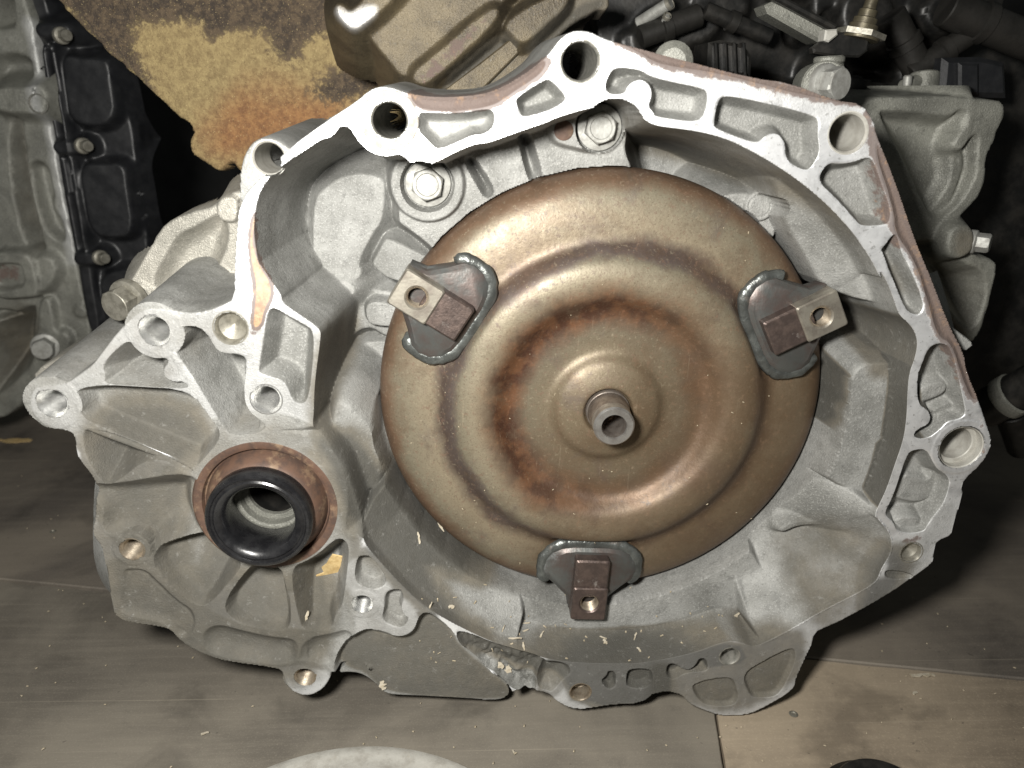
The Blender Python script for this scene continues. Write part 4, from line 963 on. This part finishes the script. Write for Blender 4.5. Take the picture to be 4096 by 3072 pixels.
def on_floor(px, py, L, Wd, ang, label, seed, mat='straw', group="loose wood splinters"):
    return chip("wood_splinter", ray_floor(px, py), L, Wd, ang, (0, 1, 0), mat, label, group, 0.5, seed)
on_floor(3690, 2702, 15.5, 3.2, 1.55, "longest pale wood splinter on the bare plywood right of the gearbox", 1)
on_floor(60, 1762, 34, 9, 1.5, "yellow strip lying on the dark floor at the far left edge", 2, 'wood', None)
on_floor(820, 2934, 4.2, 1.3, 2.0, "tiny pale splinter on the plywood above the round cover", 3)
on_floor(2055, 3010, 3.2, 0.8, 0.4, "tiny pale splinter on the plywood right of the round cover", 4)
on_floor(3660, 2773, 4.0, 1.8, 2.2, "short pale splinter on the plywood just below the longest one", 5)
chip("wood_splinter", on_relief(H, 1335, 2270) + [0, 0, 1.0], 26, 9, 1.15, (0.05, -0.4, 1), 'wood', "broad yellow flake of wood under the oil seal", None, 0.8, 6)
chip("wood_splinter", on_relief(H, 1228, 2462) + [0, 0, 0.6], 6.6, 1.5, 1.25, (0, 0.2, 1), 'straw', "pale straight splinter on the web below the oil seal", None, 0.7, 7)
chip("wood_splinter", on_relief(H, 1533, 2738) + [0, 0, 0.3], 5.2, 3.6, 1.9, (0, 0.3, 1), 'straw', "cream wood flake on the grey plate beside the lower left boss", None, 0.6, 8)
chip("wood_splinter", on_relief(H, 2000, 2658) + [0, 0, 0.6], 4.6, 3.0, 2.4, (0, 0.3, 1), 'straw', "left one of two cream flakes in the broken flange", None, 0.6, 9)
chip("wood_splinter", on_relief(H, 2036, 2672) + [0, 0, 0.6], 4.8, 3.6, 0.7, (0, 0.3, 1), 'straw', "right one of two cream flakes in the broken flange", None, 0.6, 10)
wall = (0.0, 0.93, 0.36)
spots = [(2103, 2490, 6, 0.9, 0.1), (2060, 2553, 9, 1.2, 1.55), (2165, 2540, 7, 1.1, 2.6), (2095, 2585, 6, 1.6, 0.1), (2540, 2544, 6, 1.1, 2.7), (2420, 2566, 4, 2.6, 0.5), (2412, 2550, 5, 1.0, 1.1), (1720, 2425, 7, 1.0, 1.2), (1676, 2150, 8, 1.4, 1.75),
         (1760, 2098, 11, 2.0, 2.1), (1780, 2070, 5, 1.0, 2.5), (1806, 2424, 4, 3.0, 0.2), (2942, 2460, 6, 1.8, 0.6), (2555, 2598, 4, 1.4, 0.5), (2100, 2520, 5, 0.9, 0.3), (2013, 2512, 5, 0.8, 1.2)]
names = ["pale straw just below the left end of the bottom lug pad", "long thin straw standing upright left of the bottom lug", "straw lying aslant directly left of the bottom lug pad", "level straw nearest the broken flange edge", "straw right of the bottom lug on the speckled pad", "broad cream crumb right of the bottom lug", "thin straw touching the broad cream crumb", "straw standing on the left slope of the bell mouth wall", "grey splinter high on the left slope below the rubber seal",
         "curled yellow shaving against the left rim of the converter", "small shaving above the curled yellow one at the converter rim", "round cream flake on the left of the speckled pad", "pale chip in the ridges at the lower right of the bell mouth", "short chip on the dark band near the bottom flange edge", "small level straw left of the bottom lug", "small upright straw left of the bottom lug, farthest left"]
for k, (px, py, L, Wd, ang) in enumerate(spots):
    zz = -24 if py > 2440 else (-27 if px > 1790 else -55)
    chip("wood_splinter", on_relief(H, px, py) + [0, 0.2, 0.5], L * 0.85, Wd * 0.75, ang, wall if py > 2530 else (0, 0.25, 1), 'straw', names[k], "splinters on the lower inside of the bell mouth", 0.5, 20 + k)
# fine chaff nobody could count
V = []; Fc = []
def crumb(p, nrm, L, Wd, ang):
    u, v, a = frame(nrm); c, s = math.cos(ang), math.sin(ang); U = u * c + v * s; Wv = -u * s + v * c; i = len(V)
    for sx, sy in ((-1, -1), (1, -1), (1, 1), (-1, 1)): V.append(np.array(p) + U * sx * L / 2 + Wv * sy * Wd / 2 + a * 0.15)
    V.append(np.array(p) + a * 0.75)
    Fc.extend([(i, i + 1, i + 4), (i + 1, i + 2, i + 4), (i + 2, i + 3, i + 4), (i + 3, i, i + 4)])
for _ in range(150):
    p = floor_pt(rng.uniform(-100, 4200), 1900 + 1250 * rng.rand() ** 0.8, FY + 1.3); crumb(p, (0, 1, 0), rng.uniform(0.7, 2.0), rng.uniform(0.4, 1.0), rng.rand() * 6.3)
rr = np.array(pr)
for _ in range(45):
    a = rng.rand() * 6.3; r = 118 * math.sqrt(rng.rand() * 0.95 + 0.02)
    if r < 13: continue
    h = np.interp(r, rr[::-1, 0], rr[::-1, 1]); crumb((r * math.cos(a), r * math.sin(a), Z0 + h), (0, 0, 1), rng.uniform(0.5, 1.5), rng.uniform(0.25, 0.55), rng.rand() * 6.3)
for _ in range(60):
    p = on_relief(H, rng.uniform(1650, 2900), rng.uniform(2330, 2650))
    if abs(p[2]) < 2: continue
    crumb((p[0], p[1], p[2] + 0.2), (0, 0.3, 1), rng.uniform(0.8, 2.2), rng.uniform(0.4, 0.9), rng.rand() * 6.3)
o = mk("sawdust", V, Fc, 'dust', None, smooth=False); o["kind"] = "stuff"; o["label"] = "fine pale sawdust sprinkled over converter and floor"

# ------------------------------------------------------------------ things behind: crusted board, oily casting, engines
B = Relief(1.3, wob=1.6)
BP = Z("1 300 -60 400 40 560 200 700 350 820 450 960 570 1000 610 1060 660 1120 730 1200 790 1225 850 1205 880 1215 970 1270 1010 1340 1050 1385 1085 1430 1040 1470 1020 1500 1070 1600 1150 1900 1100 | 2 600 700 900 500 900 -100")
board = thing("crusted_board", "ragged board crusted with yellow and rust-orange powder behind the gearbox", "board", (-200, 100, -210))
B.up(BP, -200, slope=9, k=1, it=1, wob=2.0)
B.mask(0, Z("1 250 -100 560 190 800 430 960 560 900 420 830 300 850 160 1050 120 1270 130 1300 260 1400 190 1600 190 1700 200 1750 330 1860 400 1900 260 2150 160 | 2 400 400 400 -100"), -200, soft=13)
B.mask(0, Z("1 1950 560 2100 460 2300 360 2400 560 2150 680 2000 620"), -200, soft=12)
B.mask(1, Z("1 1500 560 1750 480 1950 560 2300 500 2200 900 1500 1100 1250 1000 1280 760 1380 680"), -200, soft=22, val=0.9)
B.build("board_panel", BP, -222, 'crust', board, cutbelow=-222, relief_noise=1.1)

A = Relief(0.9, wob=0.3)
AP = Z("2 40 -80 60 30 80 110 160 190 240 190 400 380 480 500 560 530 640 540 680 600 900 640 1100 600 1380 350 1480 220 1700 60 1800 70 1790 -80")
oily = thing("oily_casting", "dirty bronze-toned casting with a raised rib leaning behind the top of the flange", "casting", (-60, 190, -120))
A.up(AP, -112, slope=14, k=1, it=1)
A.up(Z("2 240 190 420 0 520 -90 1250 -90 1060 60 700 370 600 470 480 490 400 380"), -100, slope=3, k=3)
A.up(Z("2 560 520 560 450 640 390 1000 80 1090 40 1100 100 1020 200 720 470 640 535"), -92, slope=2.2, k=3)
A.up(Z("2 1110 170 1250 60 1500 -60 1560 0 1350 200 1235 295"), -96, slope=3, k=2)
A.down(Z("2 690 545 760 480 1100 190 1125 190 1240 300 1240 320 960 600 720 600"), -116, top=-104, slope=3, k=2)
A.up(Z("2 60 30 90 120 160 185 230 180 430 0 500 -80 300 -80 160 90 120 30"), -90, slope=2.5, k=4)
A.mask(2, Z("2 680 560 1110 190 1240 310 960 620"), -110, soft=3, val=1.7)
A.mask(2, Z("2 1240 300 1560 0 1800 -60 1800 80 1400 360"), -110, soft=4, val=1.5)
A.mask(0, Z("2 60 60 100 120 170 180 230 150 330 60 250 60 160 110"), -90, soft=3, val=0.8)
A.mask(1, Z("2 560 480 1040 40 1130 60 700 500 620 530"), -92, soft=5, val=0.62)
A.mask(1, Z("2 1640 60 1800 60 1780 140 1650 150"), -110, soft=4, val=0.9)
A.build("cast_body", AP, -150, 'brass', oily, cutbelow=-150, relief_noise=0.5)
V, Fc = prism(at(*Z("2 700 610 1000 380 1240 190 1300 230 1300 260 960 600").T, -106)[:, :2], -118, -108, 0.8)
mk("edge_plate", V, Fc, 'brass', oily, sharp=30)

# ---- left engine with black side cover
ZE_ = -330
eng = thing("engine_block", "silver engine part with a black ribbed side cover at the far left", "engine", (-560, -150, ZE_))
L = Relief(1.5, wob=0.5)
LP1 = Z("P -120 -80 80 -80 100 0 132 90 139 160 165 280 190 420 215 560 235 700 262 830 290 960 302 1040 318 1120 340 1230 368 1345 355 1385 300 1430 200 1470 120 1540 60 1660 -120 1700")
L.up(LP1, ZE_, slope=12, k=1, it=1)
L.down(Z("1 -60 -60 80 -60 100 80 100 170 60 190 -60 190"), ZE_ - 24, top=ZE_, slope=2.5, k=6)
L.down(Z("1 -60 330 190 330 220 480 200 530 -60 530"), ZE_ - 14, top=ZE_, slope=2.5, k=6)
L.up(Z("1 -60 560 180 560 240 530 285 580 290 660 260 720 200 710 -60 700"), ZE_ + 16, slope=2.2, k=6)
L.down(Z("1 170 1010 300 1020 350 1240 330 1270 345 1340 400 1390 420 1560 300 1480 260 1390 200 1180"), ZE_ - 12, top=ZE_, slope=2.5, k=5)
L.down(Z("1 60 760 140 720 160 900 200 1190 240 1400 290 1560 330 1659 260 1659 130 1500 60 1100"), ZE_ - 44, top=ZE_, slope=2.5, k=6)
L.up(Z("4 -80 20 120 20 200 40 240 280 200 300 -80 310"), ZE_ + 14, slope=4, k=2)
L.down(Z("4 -80 80 130 80 150 140 150 240 60 260 -80 260"), ZE_ + 4, top=ZE_ + 14, slope=4, k=2)
L.up(Z("4 200 60 300 40 350 110 330 200 250 280 230 200"), ZE_ + 10, slope=2, k=4)
L.down(Z("4 -80 360 130 380 150 440 -80 450"), ZE_ - 20, top=ZE_, slope=3, k=4)
L.down(Z("4 -80 480 200 330 240 380 200 600 230 700 60 880 -80 950"), ZE_ - 40, top=ZE_, slope=2, k=8)
L.up(Z("4 250 310 320 310 335 520 420 520 440 620 340 690 210 700 200 600 240 520"), ZE_ + 8, slope=3, k=3)
L.up(Z("4 460 380 500 350 540 380 540 420 480 420"), ZE_ + 3, slope=2, k=3)
L.mask(0, Z("1 160 120 215 150 260 400 350 900 440 1400 480 1659 440 1659 330 960 280 700 225 400 200 250"), ZE_, soft=5, val=0.5)
L.mask(1, Z("4 -80 80 130 80 150 140 150 200 60 200 -80 220"), ZE_, soft=5, val=0.6)
L.mask(2, Z("4 -80 330 240 330 250 600 60 900 -80 1000"), ZE_, soft=14, val=0.9)
L.mask(2, Z("1 40 760 160 720 200 1190 330 1659 260 1659 100 1400"), ZE_, soft=10, val=0.7)
L.build("cylinder_casting", LP1, ZE_ - 90, 'greycast', eng, cutbelow=ZE_ - 90, relief_noise=0.8)
hexbolt("hex_bolt", at(182, 1385, ZE_ + 10), (0.25, 0.0, 0.97), 8.8, 12, 'bolt', eng, washer=1.35, dish=False)
bore("ear_hole", at(152, 415, ZE_ + 17), 6.5, 14, 'bore', eng, thread=False)
K = Relief(1.5, wob=0.2)
KP = Z("P 90 -80 160 -80 200 60 250 200 420 190 520 420 560 760 600 1000 560 1180 480 1345 408 1345 380 1345 355 1345 318 1120 302 1040 290 960 262 830 235 700 215 560 190 420 165 280 139 160 100 0")
K.up(KP, ZE_ - 10, slope=14, k=1, it=1)
K.up(Z("1 250 290 300 280 420 880 560 1600 | 4 570 130 640 540 570 540 500 130 | 1 420 1300 350 880"), ZE_ + 2, slope=5, k=2)
K.up(Z("1 305 285 320 285 420 880 440 1000 460 1000 545 1600 530 1600 430 1010 410 880"), ZE_ + 6, slope=3, k=2)
K.down(Z("1 325 290 370 300 450 880 470 1000 570 1600 550 1600 470 1100 420 860"), ZE_ - 26, top=ZE_ - 8, slope=5, k=3)
K.up(Z("1 385 345 500 370 640 375 680 390 700 520 725 790 450 790 420 600"), ZE_ + 4, slope=2.4, k=4)
K.up(Z("1 505 1040 640 1045 780 1030 800 1200 840 1480 720 1500 575 1480 530 1240"), ZE_ + 4, slope=2.4, k=4)
K.up(Z("4 625 160 860 110 800 260 740 420 680 500 650 350"), ZE_ + 4, slope=2.4, k=4)
for a, b in (("1 260 190 400 190", 30), ("1 370 935 510 930", 30), ("4 500 60 620 55", 26)):
    p = Z(a); K.rib(p[0], p[1], 9, ZE_ + 6, ZE_ + 6, slope=2.4, k=4)
K.build("side_cover", KP, ZE_ - 90, 'blackplastic', eng, cutbelow=ZE_ - 90, relief_noise=0.5)
for px, py in (Z("1 410 225")[0], Z("1 545 922")[0], Z("4 655 48")[0]):
    hexbolt("cover_bolt", at(px - 12, py, ZE_ + 12), (0.80, 0.0, 0.60), 4.4, 8, 'oldbolt', eng, washer=1.45, dish=False)

# ---- right-hand grey casting
ZR = -105
rc = thing("grey_casting", "dull grey ribbed casting leaning behind the right edge of the gearbox", "casting", (330, 0, ZR))
G = Relief(1.1, wob=0.4)
GP = Z("3 1180 640 1255 615 1300 585 1370 575 1500 578 1700 565 1860 578 1990 590 2095 600 2090 690 2062 760 2030 860 1985 940 1990 1050 1950 1150 1900 1210 1830 1290 1790 1340 1770 1420 1900 1440 | 6 1920 30 2050 60 2050 140 1990 380 1930 550 1850 520 1700 300 1500 0 | 3 1400 1100")
G.up(GP, ZR, slope=12, k=1, it=1)
G.down(Z("3 1340 660 1400 648 1600 660 1780 690 1830 640 1880 660 1880 740 1810 820 1790 870 1830 890 1900 800 1950 790 1940 930 1930 1060 1850 1190 1740 1300 1640 1290 1500 950"), ZR - 12, top=ZR, slope=2.2, k=5)
G.up(Z("3 1885 560 1915 560 1900 720 1870 830 1830 890 1800 850 1850 740"), ZR - 1, slope=1.8, k=3)
G.up(Z("3 1780 890 1830 880 1850 960 1800 1150 1700 1270 1640 1330 1620 1290 1720 1180 1790 1050"), ZR - 5, slope=1.4, k=4)
G.down(Z("3 1500 1420 1750 1430 | 6 1800 60 2000 140 1920 480 1800 400 1640 100"), ZR - 26, top=ZR - 2, slope=2, k=6)
G.up(Z("3 1780 1350 1880 1330 1910 1370 1920 1430 1900 1490 1820 1530 1750 1500"), ZR + 10, slope=3, k=3)
G.mask(2, Z("3 1740 1340 1900 1330 1920 1450 1860 1530 1720 1500"), ZR, soft=4, val=0.9)
G.mask(2, Z("3 1200 640 1500 1300 1600 1659 1400 1500"), ZR, soft=10, val=0.9)
G.mask(2, Z("6 1700 0 2060 60 1940 560 1700 400"), ZR, soft=14, val=0.6)
G.build("cast_body", GP, ZR - 60, 'greycast', rc, cutbelow=ZR - 60, relief_noise=0.6)
hexbolt("hex_bolt", at(*Z("3 1912 1430")[0], ZR + 4), (0.75, 0.0, 0.66), 5.2, 9, 'bolt', rc, dish=False)

# ---- dark engine behind the top right, with its fittings
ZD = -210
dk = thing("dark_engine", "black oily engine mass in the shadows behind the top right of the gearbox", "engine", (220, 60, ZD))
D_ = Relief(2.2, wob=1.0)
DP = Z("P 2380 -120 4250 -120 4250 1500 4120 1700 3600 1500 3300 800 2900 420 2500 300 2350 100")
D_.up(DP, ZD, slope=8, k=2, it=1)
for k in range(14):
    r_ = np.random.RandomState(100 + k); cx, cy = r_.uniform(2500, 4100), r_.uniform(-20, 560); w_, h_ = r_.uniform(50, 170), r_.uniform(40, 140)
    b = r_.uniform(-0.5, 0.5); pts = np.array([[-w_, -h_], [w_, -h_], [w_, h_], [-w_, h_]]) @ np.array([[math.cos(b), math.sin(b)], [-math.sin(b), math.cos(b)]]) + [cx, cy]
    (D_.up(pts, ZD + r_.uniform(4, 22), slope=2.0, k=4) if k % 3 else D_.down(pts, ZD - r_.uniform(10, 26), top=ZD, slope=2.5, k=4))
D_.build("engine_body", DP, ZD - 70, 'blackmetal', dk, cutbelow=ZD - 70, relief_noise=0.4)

def tube(name, p, q, r, mat, parent, seg=24, caps=0.8, prof=None):
    p = np.array(p); q = np.array(q); Ln = np.linalg.norm(q - p)
    pf = prof or [(0.02, 0), (r - caps, 0), (r, caps), (r, Ln - caps), (r - caps, Ln), (0.02, Ln)]
    V, Fc = lathe(p, q - p, pf, seg); return mk(name, V, Fc, mat, parent)

for a, b, r, lab in (("2 1975 150", "2 2185 15", 3.6, "thicker of two bright steel pins sticking out of the dark engine"), ("2 2075 260", "2 2165 100", 2.2, "thinner of two bright steel pins sticking out of the dark engine")):
    p, q_ = at(*Z(a)[0], ZD + 26), at(*Z(b)[0], ZD + 40)
    t_ = thing("steel_pin", lab, "pin", p, "steel pins in the dark engine")
    L_ = np.linalg.norm(q_ - p)
    tube("pin_shaft", p, q_, r, 'bolt', t_); 
    V, Fc = lathe(p + (q_ - p) * 0.9, q_ - p, [(r + 0.1, 0), (r + 0.6, 0.4), (r + 0.6, 2.4), (r + 0.1, 2.8)], 24); mk("pin_collar", V, Fc, 'oldbolt', t_)

r_ = np.random.RandomState(77)
clut = [((2560, 150), (2800, 60), 7, "short dark pipe lying level behind the steel pins"), ((2820, 40), (3080, 150), 5, "thin dark pipe sloping down left of the lever"), ((3560, 60), (3700, 330), 9, "dark grey pipe sloping down right of the sensor"), ((3640, 300), (3990, 60), 7, "dark grey pipe crossing up towards the top right corner"),
        ((3780, 30), (4150, 180), 11, "thick dull pipe in the top right corner")]
for k, (a, b, r, lab) in enumerate(clut):
    p, q_ = at(*a, ZD + 34 + 3 * k), at(*b, ZD + 30 + 4 * k); t_ = thing("pipe", lab, "pipe", p, "dark pipes behind the gearbox")
    tube("pipe_body", p, q_, r, ('sootpipe', 'blackmetal')[k in (1, 5)], t_)
    V, Fc = lathe(p + (q_ - p) * 0.35, q_ - p, [(r, 0), (r + 1.4, 0.6), (r + 1.4, 6), (r, 6.6)], 24); mk("clamp", V, Fc, 'sootpipe', t_)
# boss with a bolt right behind the top edge of the flange
bb = thing("bolted_boss", "grey round boss with a hexagon bolt peeping over the top right flange edge", "boss", at(3290, 360, -60))
p = at(3255, 345, -75); tube("boss_body", p, at(3300, 338, -48), 11.0, 'greycast', bb)
hexbolt("hex_bolt", at(3302, 336, -47), (0.45, 0.0, 0.89), 7.5, 9, 'bolt', bb, washer=1.25, dish=False)
tube("post", at(3315, 255, -70), at(3318, 225, -70), 7.6, 'greycast', bb); tube("stem", at(3318, 320, -72), at(3322, 225, -72), 6.6, 'greycast', bb)
b2 = thing("round_boss", "plain grey rounded boss peeping over the flange edge left of the bolted one", "boss", at(2690, 250, -40))
tube("boss_body", at(2690, 245, -60), at(2692, 247, -14), 8.6, 'greycast', b2, caps=3.0)
# bracket plate with a brass-coloured stepped sensor
br = thing("bracket_plate", "dark folded bracket plate with a bright white tab below the brass sensor", "bracket", at(3370, 200, -80))
V, Fc = prism(at(*Z("3 965 285 1040 230 1110 200 1190 165 1260 200 1300 240 1290 300 1240 340 1100 335 970 315").T, -84)[:, :2], -90, -84, 1.0); mk("plate", V, Fc, 'blackmetal', br, sharp=30)
V, Fc = prism(at(*Z("3 1040 175 1110 170 1115 205 1060 250 1030 240").T, -80)[:, :2], -88, -80, 0.8); mk("white_tab", V, Fc, 'pale', br, sharp=30)
sn = thing("brass_sensor", "stepped brass-coloured sensor with a hexagon base standing at the top right", "sensor", at(3440, 150, -88))
p, q_ = at(3436, 158, -86), at(3490, -5, -86); ax = (q_ - p); Ln = np.linalg.norm(ax)
V, Fc = lathe(p, ax, [(0.02, 0), (9.5, 0), (9.8, 1), (9.8, Ln * .20), (7.4, Ln * .21), (7.4, Ln * .36), (6.0, Ln * .38), (6.0, Ln * .52), (4.6, Ln * .55), (4.6, Ln * .72), (3.4, Ln * .75), (3.2, Ln), (0.02, Ln)], 24); mk("sensor_body", V, Fc, mat_steel("dull_brass", (0.12, 0.105, 0.068), (0.075, 0.064, 0.043), 0.45, 0.5), sn)
u, v, a_ = frame(ax); th = np.arange(6) * math.pi / 3
V = np.array([p + 12.5 * (math.cos(t) * u + math.sin(t) * v) + a_ * h for h in (Ln * 0.06, Ln * 0.20) for t in th]); Fc = [(i, (i + 1) % 6, 6 + (i + 1) % 6, 6 + i) for i in range(6)] + [list(range(6))[::-1], list(range(6, 12))]
mk("hex_base", V, Fc, 'oldbolt', sn, smooth=False)
# rail-like arm running to the sensor
am = thing("steel_lever", "dark steel lever running down to the bracket from the top edge", "arm", at(3150, 80, -100))
V, Fc = prism(at(*Z("3 680 30 740 0 1100 170 1050 250 1000 250 700 80").T, -104)[:, :2], -122, -104, 1.6); mk("arm_bar", V, Fc, 'greycast', am, sharp=30)
V, Fc = prism(at(*Z("3 720 -10 780 -30 1120 150 1090 190").T, -99)[:, :2], -110, -99, 1.2); mk("arm_rib", V, Fc, 'blackmetal', am, sharp=30)
# finned black block just behind the flange
fb = thing("finned_block", "small black finned block just behind the top flange edge", "block", at(2920, 240, -90))
V, Fc = prism(at(*Z("3 350 250 420 235 560 265 605 330 600 460 340 430").T, -100)[:, :2], -130, -100, 2.0); mk("block_body", V, Fc, 'blackmetal', fb, sharp=30)
for x_ in (385, 440, 495, 550):
    V, Fc = prism(at(*Z(f"3 {x_} 250 {x_+18} 252 {x_+26} 450 {x_+8} 448").T, -96)[:, :2], -102, -96, 0.8); mk("fin", V, Fc, 'blackmetal', fb, sharp=30)
# black connector box on top of the grey casting
cb_ = thing("connector_box", "black plastic connector box sitting on the grey casting at the right", "connector", at(3900, 330, -150))
V, Fc = prism(at(*Z("3 1740 340 1960 335 2110 370 2120 580 1880 575 1720 560").T, -150)[:, :2], -190, -150, 3.0); mk("box_body", V, Fc, 'blackplastic', cb_, sharp=30)
V, Fc = prism(at(*Z("3 1830 370 1950 375 1950 560 1830 560").T, -146)[:, :2], -151, -146, 1.5); mk("box_lid", V, Fc, 'blackplastic', cb_, sharp=30)
tp = thing("pipe_stub", "short grey pipe elbow standing on top of the grey casting", "pipe", at(3680, 350, -155))
tube("pipe", at(3690, 400, -155), at(3700, 290, -158), 8.5, 'greycast', tp); tube("pipe_branch", at(3610, 350, -150), at(3690, 320, -156), 4.4, 'greycast', tp)
tube("hose_clip", at(3625, 365, -146), at(3632, 300, -146), 2.6, 'bolt', tp)
# dark hose end at the far right
hs = thing("dark_hose", "dark grey hose end poking in at the right edge of the photo", "hose", at(4050, 1560, -120))
tube("hose_body", at(3930, 1640, -130), at(4180, 1510, -100), 13, 'blackmetal', hs)
V, Fc = lathe(at(4015, 1598, -119), at(4180, 1510, -100) - at(3930, 1640, -130), [(13.2, 0), (14.6, 1), (14.6, 9), (13.2, 10)], 32); mk("hose_band", V, Fc, 'greycast', hs)
tube("hose_foot", at(4040, 1640, -125), at(4090, 1790, -140), 10, 'blackmetal', hs)
# back wall of darkness: the shop wall far behind
V, Fc = prism([[-2500, FY - 10], [2500, FY - 10], [2500, 2200], [-2500, 2200]], -1320, -1300); o = mk("wall", V, Fc, mat_steel("sooty_wall", (0.03, 0.03, 0.03), (0.02, 0.02, 0.02), 0.9, 0.0, 10), None, smooth=False)
o["kind"] = "structure"
